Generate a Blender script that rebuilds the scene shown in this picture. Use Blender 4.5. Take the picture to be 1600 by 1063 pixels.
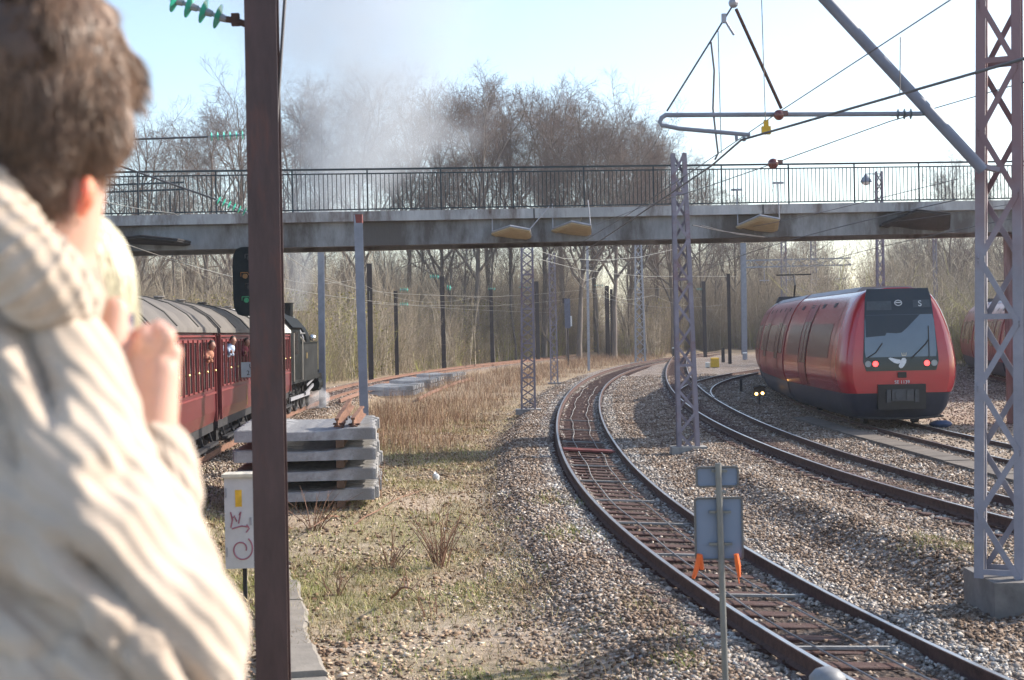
import bpy, bmesh, math, random
import numpy as np
from mathutils import Vector, Matrix, noise as mnoise
random.seed(7); rng = np.random.default_rng(7)
R = math.radians; PI = math.pi
for o in list(bpy.data.objects): bpy.data.objects.remove(o)
SC = bpy.context.scene; COL = SC.collection

# ------------------------------------------------------------------ camera
H = 2.95; FPX = 2200.0; ROLL = R(1.2); PITCH = math.atan(12.5/FPX)
_f = Vector((0, math.cos(PITCH), -math.sin(PITCH))); _u0 = Vector((0, math.sin(PITCH), math.cos(PITCH))); _r0 = Vector((1, 0, 0))
CR = math.cos(ROLL)*_r0 - math.sin(ROLL)*_u0
CU = math.sin(ROLL)*_r0 + math.cos(ROLL)*_u0
CAMP = Vector((0, 0, H))
def at(px, py, Z):
    """a point of the place, from where it is seen in the 1600 px photo and how far off it is"""
    return CAMP + Z*(_f + ((px-800)/FPX)*CR + ((531.5-py)/FPX)*CU)
def on_ground(px, py, z=0.0):
    d = _f + ((px-800)/FPX)*CR + ((531.5-py)/FPX)*CU
    return CAMP + d*((z-H)/d.z)
cd = bpy.data.cameras.new('camera'); cam = bpy.data.objects.new('camera', cd); COL.objects.link(cam)
m = Matrix((CR, CU, -_f)).transposed().to_4x4(); m.translation = CAMP; cam.matrix_world = m
cd.sensor_width = 36; cd.lens = 36*FPX/1600; cd.clip_start = 0.05; cd.clip_end = 5000
cd.dof.use_dof = True; cd.dof.focus_distance = 48; cd.dof.aperture_fstop = 4.8
SC.camera = cam

# ------------------------------------------------------------------ sky, sun, exposure
SUN_EL = R(31); SUN_AZ = math.atan2(.94, .34)            # clockwise from the view axis (+Y)
W = bpy.data.worlds.new('World'); SC.world = W; W.use_nodes = True
nt = W.node_tree; bg = nt.nodes['Background']
sky = nt.nodes.new('ShaderNodeTexSky'); sky.sky_type = 'NISHITA'; sky.sun_disc = False
sky.sun_elevation = SUN_EL; sky.sun_rotation = SUN_AZ; sky.air_density = 1.0; sky.dust_density = 1.2; sky.ozone_density = 1.0; sky.altitude = 20
nt.links.new(sky.outputs[0], bg.inputs[0]); bg.inputs[1].default_value = 0.15
sl = bpy.data.lights.new('sun', 'SUN'); sl.energy = 4.0; sl.angle = R(.5); sl.color = (1, .93, .82)
so = bpy.data.objects.new('sun', sl); COL.objects.link(so)
SUND = Vector((math.sin(SUN_AZ)*math.cos(SUN_EL), math.cos(SUN_AZ)*math.cos(SUN_EL), math.sin(SUN_EL)))
so.rotation_euler = SUND.to_track_quat('Z', 'Y').to_euler(); so.location = (30, 20, 40)
vs = SC.view_settings; vs.view_transform = 'Standard'; vs.look = 'None'; vs.exposure = 0.95; vs.gamma = 1
cy = SC.cycles; cy.use_denoising = True; cy.max_bounces = 5; cy.diffuse_bounces = 3; cy.glossy_bounces = 3
cy.transmission_bounces = 3; cy.transparent_max_bounces = 8; cy.volume_bounces = 2; cy.sample_clamp_indirect = 6
cy.caustics_reflective = False; cy.caustics_refractive = False; cy.volume_step_rate = 1.0; cy.volume_max_steps = 96

# ------------------------------------------------------------------ helpers
def tag(o, label=None, cat=None, group=None, kind=None):
    if label: o['label'] = label
    if cat: o['category'] = cat
    if group: o['group'] = group
    if kind: o['kind'] = kind
    return o
def empty(name, loc=(0, 0, 0), rz=0, label=None, cat=None, group=None):
    o = bpy.data.objects.new(name, None); COL.objects.link(o); o.location = loc; o.rotation_euler = (0, 0, rz); o.empty_display_size = .2
    return tag(o, label, cat, group)
def link(name, mesh, parent=None, loc=None, rot=None, scale=None):
    o = bpy.data.objects.new(name, mesh); COL.objects.link(o)
    if parent: o.parent = parent
    if loc is not None: o.location = loc
    if rot is not None: o.rotation_euler = rot
    if scale is not None: o.scale = scale
    return o
def kids(o): return [c for c in bpy.data.objects if c.parent == o]
def copy_tree(o, parent=None):
    c = o.copy(); COL.objects.link(c)
    if parent: c.parent = parent
    for k in kids(o): copy_tree(k, c)
    return c

class MB:
    """collects shapes and links them as one mesh object"""
    def __init__(s): s.v = []; s.f = []; s.mi = []
    def add(s, vs, fs, mi=0):
        n = len(s.v); s.v += [tuple(p) for p in vs]; s.f += [tuple(i+n for i in f) for f in fs]; s.mi += [mi]*len(fs); return s
    def box(s, c, size, rot=None, mi=0, taper=1.0):
        x, y, z = size[0]/2, size[1]/2, size[2]/2; t = taper
        vs = [(-x,-y,-z),(x,-y,-z),(x,y,-z),(-x,y,-z),(-x*t,-y*t,z),(x*t,-y*t,z),(x*t,y*t,z),(-x*t,y*t,z)]
        M = rot if rot is not None else Matrix.Identity(3)
        c = Vector(c); vs = [M @ Vector(p) + c for p in vs]
        return s.add(vs, [(3,2,1,0),(4,5,6,7),(0,1,5,4),(1,2,6,5),(2,3,7,6),(3,0,4,7)], mi)
    def span(s, a, b, mi=0):
        return s.box([(a[i]+b[i])/2 for i in range(3)], [abs(b[i]-a[i]) for i in range(3)], mi=mi)
    def bar(s, a, b, w, d=None, up=(0,0,1), mi=0):
        """rectangular bar from a to b"""
        a, b = Vector(a), Vector(b); d = d or w; z = (b-a); L = z.length; z.normalize(); u = Vector(up)
        if abs(z.dot(u)) > .98: u = Vector((1, 0, 0))
        x = u.cross(z).normalized(); y = z.cross(x)
        return s.box((a+b)/2, (w, d, L), Matrix((x, y, z)).transposed(), mi)
    def tube(s, pts, r, n=6, mi=0, cap=True, closed=False):
        pts = [Vector(p) for p in pts]; N = len(pts)
        rs = [float(q) for q in r] if isinstance(r, (list, tuple)) else [float(r)]*N
        vs, fs = [], []; ref = None
        for i, p in enumerate(pts):
            if closed: t = pts[(i+1) % N]-pts[i-1]
            else: t = (pts[min(i+1, N-1)]-pts[max(i-1, 0)])
            t.normalize()
            if ref is None: ref = Vector((0,0,1)) if abs(t.z) < .9 else Vector((1,0,0))
            x = (ref - t*ref.dot(t)); 
            if x.length < 1e-5: x = t.orthogonal()
            x.normalize(); y = t.cross(x); ref = x
            for k in range(n):
                a = 2*PI*k/n; vs.append(p + rs[i]*(math.cos(a)*x+math.sin(a)*y))
        for i in range(N if closed else N-1):
            j = (i+1) % N
            for k in range(n):
                fs.append((i*n+k, i*n+(k+1) % n, j*n+(k+1) % n, j*n+k))
        if cap and not closed:
            fs.append(tuple(range(n-1, -1, -1))); fs.append(tuple((N-1)*n+k for k in range(n)))
        return s.add(vs, fs, mi)
    def cyl(s, a, b, r, r2=None, n=10, mi=0): return s.tube([a, b], [r, r if r2 is None else r2], n, mi)
    def loft(s, rings, mi=0, close=True, caps=(True, True)):
        n = len(rings[0]); vs = [p for rg in rings for p in rg]; fs = []
        for i in range(len(rings)-1):
            for k in range(n if close else n-1):
                fs.append((i*n+k, i*n+(k+1) % n, (i+1)*n+(k+1) % n, (i+1)*n+k))
        if close and caps[0]: fs.append(tuple(range(n-1, -1, -1)))
        if close and caps[1]: fs.append(tuple((len(rings)-1)*n+k for k in range(n)))
        return s.add(vs, fs, mi)
    def sphere(s, c, r, nu=10, nv=7, mi=0):
        c = Vector(c); r = r if isinstance(r, (tuple, list)) else (r, r, r); rings = []
        for j in range(1, nv):
            t = PI*j/nv; rings.append([c+Vector((r[0]*math.sin(t)*math.cos(2*PI*k/nu), r[1]*math.sin(t)*math.sin(2*PI*k/nu), -r[2]*math.cos(t))) for k in range(nu)])
        return s.loft(rings, mi)
    def mesh(s, name, mats, smooth=False):
        me = bpy.data.meshes.new(name); me.from_pydata(s.v, [], s.f); 
        for mm in (mats if isinstance(mats, (list, tuple)) else [mats]): me.materials.append(mm)
        me.polygons.foreach_set('material_index', s.mi)
        bm = bmesh.new(); bm.from_mesh(me); bmesh.ops.recalc_face_normals(bm, faces=bm.faces); bm.to_mesh(me); bm.free()
        if smooth:
            me.polygons.foreach_set('use_smooth', [True]*len(me.polygons))
            try: me.set_sharp_from_angle(angle=R(42))
            except Exception: pass
        me.update(); return me
    def build(s, name, mats, parent=None, smooth=False, loc=None, rot=None):
        return link(name, s.mesh(name, mats, smooth), parent, loc, rot)

def big_mesh(name, V, F, mats, mi=None, smooth=False):
    """mesh from numpy arrays; F is (n,3) or (n,4)"""
    me = bpy.data.meshes.new(name); V = np.ascontiguousarray(V, np.float32); F = np.ascontiguousarray(F, np.int32)
    k = F.shape[1]
    me.vertices.add(len(V)); me.vertices.foreach_set('co', V.ravel())
    me.loops.add(F.size); me.loops.foreach_set('vertex_index', F.ravel())
    me.polygons.add(len(F)); me.polygons.foreach_set('loop_start', np.arange(0, F.size, k, dtype=np.int32))
    try: me.polygons.foreach_set('loop_total', np.full(len(F), k, np.int32))
    except Exception: pass
    for mm in (mats if isinstance(mats, (list, tuple)) else [mats]): me.materials.append(mm)
    if mi is not None: me.polygons.foreach_set('material_index', np.asarray(mi, np.int32))
    if smooth: me.polygons.foreach_set('use_smooth', np.ones(len(F), bool))
    me.update(calc_edges=True); me.validate(); return me

def text_mesh(body, size, depth=.002, mat=None):
    cu = bpy.data.curves.new('lettering', 'FONT'); cu.body = body; cu.size = size; cu.extrude = depth; cu.align_x = 'CENTER'; cu.align_y = 'CENTER'
    o = bpy.data.objects.new('lettering', cu); COL.objects.link(o)
    dg = bpy.context.evaluated_depsgraph_get(); me = bpy.data.meshes.new_from_object(o.evaluated_get(dg))
    bpy.data.objects.remove(o)
    me.materials.clear(); me.materials.append(mat); return me

# ------------------------------------------------------------------ materials
def N(nt, t, **kw):
    n = nt.nodes.new(t)
    for k, v in kw.items():
        if k.startswith('i_'): n.inputs[k[2:].replace('_', ' ')].default_value = v
        else: setattr(n, k, v)
    return n
def ramp(nt, stops, interp='LINEAR'):
    n = nt.nodes.new('ShaderNodeValToRGB'); n.color_ramp.interpolation = interp; e = n.color_ramp.elements
    while len(e) < len(stops): e.new(.5)
    for el, (p, c) in zip(e, stops): el.position = p; el.color = (*c, 1) if len(c) == 3 else c
    return n
def mix(nt, fac, a, b, blend='MIX'):
    n = nt.nodes.new('ShaderNodeMix'); n.data_type = 'RGBA'; n.blend_type = blend
    for sock, v in ((n.inputs[0], fac), (n.inputs[6], a), (n.inputs[7], b)):
        if hasattr(v, 'is_linked') or hasattr(v, 'links'): nt.links.new(v, sock)
        else: sock.default_value = v if not isinstance(v, tuple) or len(v) == 4 else (*v, 1)
    return n.outputs[2]
def mat(name, col, rough=.6, metal=0., var=.25, scale=6., bump=0., spec=.4, col2=None, thr=None, bscale=None, coat=0., emit=None, stretch=None, island=0.):
    m = bpy.data.materials.new(name); m.use_nodes = True; nt = m.node_tree; b = nt.nodes['Principled BSDF']
    tc = N(nt, 'ShaderNodeTexCoord'); src = tc.outputs['Object']
    if stretch:
        mp = N(nt, 'ShaderNodeMapping'); mp.inputs['Scale'].default_value = stretch; nt.links.new(src, mp.inputs[0]); src = mp.outputs[0]
    no = N(nt, 'ShaderNodeTexNoise', i_Scale=scale, i_Detail=6., i_Roughness=.65); nt.links.new(src, no.inputs['Vector'])
    c1 = tuple(min(1, c*(1+var)) for c in col); c0 = tuple(c*(1-var) for c in col)
    if col2: rp = ramp(nt, [(thr or .5, c0), ((thr or .5)+.12, col2)]); r0 = ramp(nt, [(.3, c0), (.7, c1)])
    else: rp = ramp(nt, [(.3, c0), (.7, c1)])
    nt.links.new(no.outputs[0], rp.inputs[0]); out = rp.outputs[0]
    if col2:
        no2 = N(nt, 'ShaderNodeTexNoise', i_Scale=scale*.37, i_Detail=8., i_Roughness=.7); nt.links.new(src, no2.inputs['Vector'])
        nt.links.new(no.outputs[0], r0.inputs[0])
        t = thr or .55; rm = ramp(nt, [(t-.06, (0, 0, 0)), (t+.08, (1, 1, 1))]); nt.links.new(no2.outputs[0], rm.inputs[0])
        out = mix(nt, rm.outputs[0], r0.outputs[0], (*col2, 1))
    if island:
        ge = N(nt, 'ShaderNodeNewGeometry'); rr = ramp(nt, [(0, (1-island,)*3), (1, (1+island*.6,)*3)]); nt.links.new(ge.outputs['Random Per Island'], rr.inputs[0])
        out = mix(nt, 1., out, rr.outputs[0], 'MULTIPLY')
    nt.links.new(out, b.inputs['Base Color'])
    b.inputs['Roughness'].default_value = rough; b.inputs['Metallic'].default_value = metal
    b.inputs['Specular IOR Level'].default_value = spec; b.inputs['Coat Weight'].default_value = coat; b.inputs['Coat Roughness'].default_value = .06
    if emit: b.inputs['Emission Color'].default_value = (*emit[0], 1); b.inputs['Emission Strength'].default_value = emit[1]
    if bump:
        nb = N(nt, 'ShaderNodeTexNoise', i_Scale=bscale or scale*4, i_Detail=5., i_Roughness=.6); nt.links.new(src, nb.inputs['Vector'])
        bp = N(nt, 'ShaderNodeBump', i_Strength=min(1., bump), i_Distance=.02); nt.links.new(nb.outputs[0], bp.inputs['Height']); nt.links.new(bp.outputs[0], b.inputs['Normal'])
    return m
M = {}
M['rust'] = mat('rusty steel', (.085, .045, .036), .85, 0, .4, 9, .4)
M['rust_bright'] = mat('orange rust', (.20, .105, .07), .85, 0, .35, 7, .4)
M['rail_top'] = mat('worn rail head', (.62, .58, .54), .3, .9, .12, 3)
M['brown_mast'] = mat('brown painted steel', (.072, .040, .038), .5, 0, .28, 9, .2, stretch=(1, 1, .22), col2=(.12, .045, .032), thr=.60)
M['blue_mast'] = mat('grey painted steel', (.22, .235, .28), .5, 0, .18, 3, .1, col2=(.2, .13, .12), thr=.68)
M['pink_mast'] = mat('faded red lead steel', (.27, .16, .17), .6, 0, .25, 3, .15, col2=(.27, .27, .30), thr=.5)
M['galv'] = mat('galvanised steel', (.33, .33, .36), .5, .3, .2, 5, .1)
M['galv_pink'] = mat('galvanised steel with red primer', (.235, .21, .25), .5, .1, .2, 2.2, .1, col2=(.19, .085, .085), thr=.58)
M['dark_post'] = mat('dark tarred post', (.022, .014, .017), .7, 0, .3, 3, .2)
M['wire'] = mat('dull copper wire', (.10, .095, .10), .5, .5, .2, 2)
M['wire_bright'] = mat('bright overhead wire', (.42, .40, .36), .35, .7, .1, 2)
M['green_glass'] = mat('green glass insulator', (.05, .42, .30), .1, 0, .1, 4, spec=.8)
M['brown_porcelain'] = mat('brown porcelain', (.14, .045, .04), .2, 0, .15, 4, spec=.7)
M['yellow'] = mat('yellow paint', (.62, .38, .03), .5, 0, .15, 9)
M['concrete'] = mat('weathered concrete', (.30, .29, .275), .9, 0, .25, 2.2, .35, col2=(.15, .14, .135), thr=.58, bscale=25)
M['concrete_light'] = mat('pale concrete', (.25, .22, .185), .9, 0, .2, 3, .3, col2=(.20, .175, .145), thr=.6, bscale=30)
M['sleeper_concrete'] = mat('sleeper concrete', (.35, .34, .335), .9, 0, .28, 4, .4, col2=(.22, .205, .19), thr=.57, bscale=28)
M['sleeper_wood'] = mat('creosoted sleeper', (.07, .030, .023), .85, 0, .45, 6, .6, col2=(.085, .05, .042), thr=.55)
M['timber'] = mat('old timber', (.12, .075, .05), .85, 0, .35, 6, .5, stretch=(1, 8, 8))
M['red_board'] = mat('worn red board', (.19, .05, .042), .7, 0, .3, 5, .3)
M['dark_steel'] = mat('dark underframe', (.03, .028, .03), .7, .2, .3, 4, .2)
M['black'] = mat('black paint', (.012, .012, .014), .45, 0, .2, 5)
M['white'] = mat('white paint', (.75, .75, .73), .5, 0, .08, 6)
M['grey_panel'] = mat('grey enamel sign back', (.20, .24, .32), .55, 0, .06, 4)
# ------------------------------------------------------------------ the four tracks as plan curves X(Z)
def _poly(p, lo, hi):
    p = np.array(p)
    def f(Z):
        Z = np.asarray(Z, float); t = np.clip(Z, lo, hi)
        v = lambda q: sum(c*np.log(q/40)**i for i, c in enumerate(p))
        s_lo = (v(lo+.3)-v(lo))/.3; s_hi = (v(hi)-v(hi-.3))/.3
        return v(t) + np.where(Z < lo, (Z-lo)*s_lo, 0) + np.where(Z > hi, (Z-hi)*s_hi, 0)
    return f
X_M = _poly([1.987, .9533, 2.8755, .669, .6187, 1.1733, .4809], 9.5, 165)
X_R = _poly([6.9491, .3163, 3.8981, 1.2443, .2943], 19, 150)
def X_T(Z): Z = np.asarray(Z, float); return 11.2 + np.where(Z > 40, (Z-40)**2/340, (Z-40)**2/520)
def X_L(Z): Z = np.asarray(Z, float); return -9.65 + np.where(Z < 66, (Z-66)**2/900, (Z-66)**2/600)
def X_U(Z): return X_T(Z) + 11.9
def X_B(Z): Z = np.asarray(Z, float); return X_R(np.minimum(Z, 400)) + np.clip(Z-58, 0, None)**2/260.
def z_M(Z): return -.15*(1-np.clip((np.asarray(Z, float)-15)/23, 0, 1))
def lat(f, x, y):
    s = (f(y+.5)-f(y-.5)); return (x-f(y))/np.hypot(1, s)

_G = {}
def _grid(seed):
    if seed not in _G: _G[seed] = np.random.default_rng(seed).random((256, 256))
    return _G[seed]
def vnoise(x, y, s, seed=0):
    """cheap smooth value noise on arrays"""
    g = _grid(seed); x = x*s; y = y*s
    xi = np.floor(x).astype(int); yi = np.floor(y).astype(int); fx = x-xi; fy = y-yi
    fx = fx*fx*(3-2*fx); fy = fy*fy*(3-2*fy)
    a = g[xi % 256, yi % 256]; b = g[(xi+1) % 256, yi % 256]; c = g[xi % 256, (yi+1) % 256]; d = g[(xi+1) % 256, (yi+1) % 256]
    return (a*(1-fx)+b*fx)*(1-fy)+(c*(1-fx)+d*fx)*fy
def fbm(x, y, s, seed=0, o=4):
    return sum(vnoise(x, y, s*2**i, seed+i)*.5**(i+1) for i in range(o))/(1-.5**o)
def sstep(a, b, x): t = np.clip((x-a)/(b-a), 0, 1); return t*t*(3-2*t)

def ground(x, y):
    x = np.asarray(x, float); y = np.asarray(y, float); yc = np.clip(y, 4, 260)
    dM = lat(X_M, x, yc); dR = lat(X_R, x, yc); dL = lat(X_L, x, yc); dT = lat(X_T, x, yc)
    z = -.42 + .16*(fbm(x, y, .35, 3)-.5) + .05*(fbm(x, y, 1.7, 9)-.5)
    right = sstep(1.0, 3.0, dM)
    z = z*(1-right) + right*(-.20 + .10*(fbm(x, y, .8, 21)-.5))
    bump = np.exp(-((dM-2.9)/.9)**2)*.16*sstep(60, 30, y); z = z + bump*right
    bed = lambda d, top, hw=1.75, run=1.0: (1-sstep(hw, hw+run, np.abs(d)), top)
    for d, top in ((dM, z_M(yc)-.215), (dR, -.215 + 0*yc), (dL, -.215+0*yc)):
        ad = np.abs(d); w, t = bed(d, top); t = t + .055*sstep(.80, .92, ad) + .035*sstep(.52, .62, ad)*(1-sstep(.66, .72, ad)) - .05*np.clip(d, -2, 2)*(1 if d is dM else 0)*.8
        z = z*(1-w) + w*(t + .02*(fbm(x, y, 3, 5)-.5))
    wT = 1-sstep(1.4, 2.6, np.abs(dT)); z = z*(1-wT)+wT*(-.13)
    z = z + .16*np.exp(-(((x-4.6)/.9)**2+((y-15.2)/1.2)**2)) + .30*np.exp(-(((x+3.9)/3.2)**2+((y-26.5)/4.0)**2))*(1-sstep(1.2, 3., -dL+6)*0)
    # a rise in the wood far behind
    far = sstep(150, 320, y); z = z + far*4.5
    return z
def ballast_w(x, y):
    yc = np.clip(y, 4, 260); n = (fbm(x, y, .9, 31)-.5)*1.6
    dM = lat(X_M, x, yc); dR = lat(X_R, x, yc); dL = lat(X_L, x, yc)
    w = np.where(dM > 0, 1., 1-sstep(1.9, 3.2, -dM+n*.8))
    w = np.maximum(w, 1-sstep(1.8, 2.6, np.abs(dL)+n*.3))
    w = w*(1-sstep(150, 175, y)); w = w*(1-.7*sstep(2.2, 4., dR)*sstep(75, 48, y))
    return w
GSPOT = [(on_ground(px, py, -.35).x, on_ground(px, py, -.35).y, r_) for px, py, r_ in ((1000, 965, .16), (1062, 1005, .2), (1075, 1050, .2), (845, 1045, .28), (890, 850, .35), (870, 800, .4), (990, 940, .12), (1480, 884, .5), (1595, 945, .3), (730, 1052, .3))]
def green_w(x, y):
    yc = np.clip(y, 4, 260); dM = lat(X_M, x, yc)
    spots = sum(np.exp(-(((x-sx_)/r_)**2+((y-sy_)/(r_*1.8))**2)) for sx_, sy_, r_ in GSPOT)
    w = .42*sstep(.47, .6, fbm(x+40, y, .42, 51))*sstep(2.1, 3.4, -dM)*sstep(70, 34, y)*sstep(-9, -4, x)
    band = .85*sstep(.30, .45, fbm(x, y, .6, 77))*np.exp(-((y-19.5-.25*x)/2.6)**2)*sstep(2., 3.2, -dM)
    w2 = sstep(.6, .68, fbm(x, y, 1.1, 63))*sstep(1.7, 2.3, -dM)*sstep(30, 12, y)
    return np.clip(np.maximum(np.maximum(np.maximum(w, band), w2), spots*1.2*sstep(.35, .55, fbm(x, y, 2., 12)))*(1-.6*np.exp(-((y-15.2)/1.6)**2)), 0, 1)

ys = np.concatenate([[-80, -30, -10, 0, 4], np.geomspace(7, 200, 430), np.geomspace(206, 700, 18)])
xs = np.concatenate([-np.geomspace(600, 62, 10), np.linspace(-58, -14, 60), np.linspace(-13.7, 24, 230), np.linspace(24.5, 95, 70), np.geomspace(100, 600, 10)])
GX, GY = np.meshgrid(xs, ys); GZ = ground(GX, GY)
V = np.stack([GX, GY, GZ], -1).reshape(-1, 3); ny, nx = GX.shape
ii = np.arange(ny*nx).reshape(ny, nx); F = np.stack([ii[:-1, :-1], ii[:-1, 1:], ii[1:, 1:], ii[1:, :-1]], -1).reshape(-1, 4)

def ground_mat():
    m = bpy.data.materials.new('railway ground'); m.use_nodes = True; nt = m.node_tree; b = nt.nodes['Principled BSDF']; L = nt.links.new
    tc = N(nt, 'ShaderNodeTexCoord').outputs['Object']; at_ = N(nt, 'ShaderNodeVertexColor', layer_name='cover'); sp = N(nt, 'ShaderNodeSeparateColor'); L(at_.outputs[0], sp.inputs[0])
    vo = N(nt, 'ShaderNodeTexVoronoi', i_Scale=17., i_Randomness=1.); L(tc, vo.inputs['Vector'])
    sv = N(nt, 'ShaderNodeSeparateColor'); L(vo.outputs['Color'], sv.inputs[0])
    gr = ramp(nt, [(0, (.11, .085, .07)), (.35, (.21, .165, .135)), (.6, (.28, .235, .20)), (.85, (.36, .335, .31)), (1, (.52, .50, .48))]); L(sv.outputs[0], gr.inputs[0])
    n1 = N(nt, 'ShaderNodeTexNoise', i_Scale=.8, i_Detail=8., i_Roughness=.65); L(tc, n1.inputs['Vector'])
    n2 = N(nt, 'ShaderNodeTexNoise', i_Scale=9., i_Detail=8., i_Roughness=.75); L(tc, n2.inputs['Vector'])
    tint = ramp(nt, [(.35, (.78, .66, .56)), (.62, (1.08, 1.04, 1.02))]); L(n1.outputs[0], tint.inputs[0])
    gravel = mix(nt, 1., gr.outputs[0], tint.outputs[0], 'MULTIPLY')
    soil = ramp(nt, [(.3, (.20, .145, .105)), (.5, (.38, .295, .22)), (.72, (.54, .45, .36))]); L(n2.outputs[0], soil.inputs[0])
    grass = ramp(nt, [(.3, (.12, .12, .04)), (.5, (.22, .205, .085)), (.7, (.34, .30, .16))]); L(n2.outputs[0], grass.inputs[0])
    straw = ramp(nt, [(.3, (.18, .125, .08)), (.5, (.30, .22, .14)), (.7, (.42, .34, .23))]); L(n2.outputs[0], straw.inputs[0])
    c = mix(nt, sp.outputs[2], soil.outputs[0], straw.outputs[0]); c = mix(nt, sp.outputs[1], c, grass.outputs[0]); c = mix(nt, sp.outputs[0], c, gravel); dk = mix(nt, .5, (.045, .028, .022, 1), soil.outputs[0], 'MULTIPLY'); c = mix(nt, at_.outputs[1], c, (.05, .033, .026, 1))
    L(c, b.inputs['Base Color']); b.inputs['Roughness'].default_value = .95; b.inputs['Specular IOR Level'].default_value = .2
    md = mix(nt, sp.outputs[0], n2.outputs[1], vo.outputs['Distance'])
    bp = N(nt, 'ShaderNodeBump', i_Strength=.9, i_Distance=.05); L(md, bp.inputs['Height']); L(bp.outputs[0], b.inputs['Normal'])
    return m
me = big_mesh('ground', V, F, ground_mat(), smooth=True)
ca = me.color_attributes.new('cover', 'FLOAT_COLOR', 'POINT')
bw = ballast_w(V[:, 0], V[:, 1]); gw = green_w(V[:, 0], V[:, 1]); dMv = lat(X_M, V[:, 0], np.clip(V[:, 1], 4, 260))
sw = np.clip(sstep(28, 40, V[:, 1])*sstep(1.5, 3, -dMv) + sstep(150, 170, V[:, 1]) + .4*(fbm(V[:, 0], V[:, 1], .7, 99) > .5), 0, 1)
ca.data.foreach_set('color', np.stack([bw, gw, sw, .85*(1-sstep(.48, .62, np.abs(dMv)))*sstep(175, 150, V[:, 1])], -1).astype(np.float32).ravel())
tag(link('ground', me), kind='structure')

# ------------------------------------------------------------------ loose stones, one mesh per kind
CUBE = np.array([(-1,-1,-1),(1,-1,-1),(1,1,-1),(-1,1,-1),(-1,-1,1),(1,-1,1),(1,1,1),(-1,1,1)], float)*.62
CF = np.array([(3,2,1,0),(4,5,6,7),(0,1,5,4),(1,2,6,5),(2,3,7,6),(3,0,4,7)])
def stones(name, P, size, mt, flat=.75):
    n = len(P); q = rng.normal(size=(n, 4)); q /= np.linalg.norm(q, axis=1)[:, None]; w, x, y, z = q.T
    Rm = np.stack([1-2*(y*y+z*z), 2*(x*y-z*w), 2*(x*z+y*w), 2*(x*y+z*w), 1-2*(x*x+z*z), 2*(y*z-x*w), 2*(x*z-y*w), 2*(y*z+x*w), 1-2*(x*x+y*y)], -1).reshape(n, 3, 3)
    sc = size[:, None]*(.65+.7*rng.random((n, 3)))
    loc = (CUBE[None]*(1+.35*rng.normal(size=(n, 8, 1)).clip(-1, 1)) + .22*rng.normal(size=(n, 8, 3)))*sc[:, None, :]*.5
    vv = np.einsum('nij,nkj->nki', Rm, loc); vv[..., 2] *= flat; vv += P[:, None, :]
    ff = (CF[None]+8*np.arange(n)[:, None, None]).reshape(-1, 4)
    return link(name, big_mesh(name, vv.reshape(-1, 3), ff, mt))
def wedge(n, z0, z1, power, pad=1.5, half=.40):
    u = rng.random(n); e = 2-power
    Z = (z0**e + u*(z1**e-z0**e))**(1/e) if abs(e) > 1e-3 else z0*(z1/z0)**u
    X = (rng.random(n)*2-1)*(half*Z+pad); return X, Z
def stone_mat(name, stops):
    m = bpy.data.materials.new(name); m.use_nodes = True; nt = m.node_tree; b = nt.nodes['Principled BSDF']
    g = N(nt, 'ShaderNodeNewGeometry'); r_ = ramp(nt, stops); nt.links.new(g.outputs['Random Per Island'], r_.inputs[0])
    no = N(nt, 'ShaderNodeTexNoise', i_Scale=.9, i_Detail=4.); nt.links.new(N(nt, 'ShaderNodeTexCoord').outputs['Object'], no.inputs['Vector'])
    t = ramp(nt, [(.34, (.66, .54, .45)), (.62, (1.12, 1.08, 1.03))]); nt.links.new(no.outputs[0], t.inputs[0])
    nt.links.new(mix(nt, 1., r_.outputs[0], t.outputs[0], 'MULTIPLY'), b.inputs['Base Color']); b.inputs['Roughness'].default_value = .85; b.inputs['Specular IOR Level'].default_value = .3
    return m
GRAV = stone_mat('ballast stone', [(0, (.09, .062, .047)), (.3, (.20, .150, .115)), (.55, (.28, .225, .18)), (.8, (.37, .32, .28)), (1, (.58, .55, .51))])
CLOD = stone_mat('soil clods and leaf litter', [(0, (.10, .065, .045)), (.4, (.29, .205, .145)), (.75, (.45, .36, .27)), (1, (.60, .54, .46))])
X, Z = wedge(420000, 9, 95, 1.45)
k = rng.random(len(X)) < ballast_w(X, Z); X, Z = X[k], Z[k]
# keep sleepers and rail heads of the near track free: lower stones between its rails
dM = lat(X_M, X, Z); dR = lat(X_R, X, Z)
inside = (np.abs(dM) < .5); keep = ~inside | (rng.random(len(X)) < .10); X, Z, dM, dR = X[keep], Z[keep], dM[keep], dR[keep]
keep = (np.abs(np.abs(dM)-.75) > .07) & (np.abs(np.abs(dR)-.75) > .07); X, Z, dM = X[keep], Z[keep], dM[keep]
sz = (.026+.032*rng.random(len(X)))*(1+Z/110)
P = np.stack([X, Z, ground(X, Z)+sz*.12], -1)
FRESH = stone_mat('fresh grey ballast', [(0, (.12, .105, .095)), (.35, (.25, .23, .215)), (.65, (.36, .345, .33)), (1, (.64, .63, .61))])
near_rail = ((np.abs(dM) > .5) & (np.abs(dM) < 1.18+.25*fbm(X, Z, 1.5, 71))) | ((np.abs(lat(X_R, X, Z)) > .85) & (np.abs(lat(X_R, X, Z)) < 1.1))
tag(stones('fresh_ballast', P[near_rail], sz[near_rail], FRESH), 'paler grey ballast stones packed along the rails', 'ballast', kind='stuff')
tag(stones('ballast', P[~near_rail], sz[~near_rail], GRAV), 'loose grey and brown ballast stones around the running tracks', 'ballast', kind='stuff')
X, Z = wedge(150000, 9.5, 60, 1.5); dM = lat(X_M, X, Z)
k = (rng.random(len(X)) > ballast_w(X, Z)*1.0) & (dM < 0) & (rng.random(len(X)) < .25+.75*(fbm(X, Z, .8, 8) > .5)); X, Z = X[k], Z[k]
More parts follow.
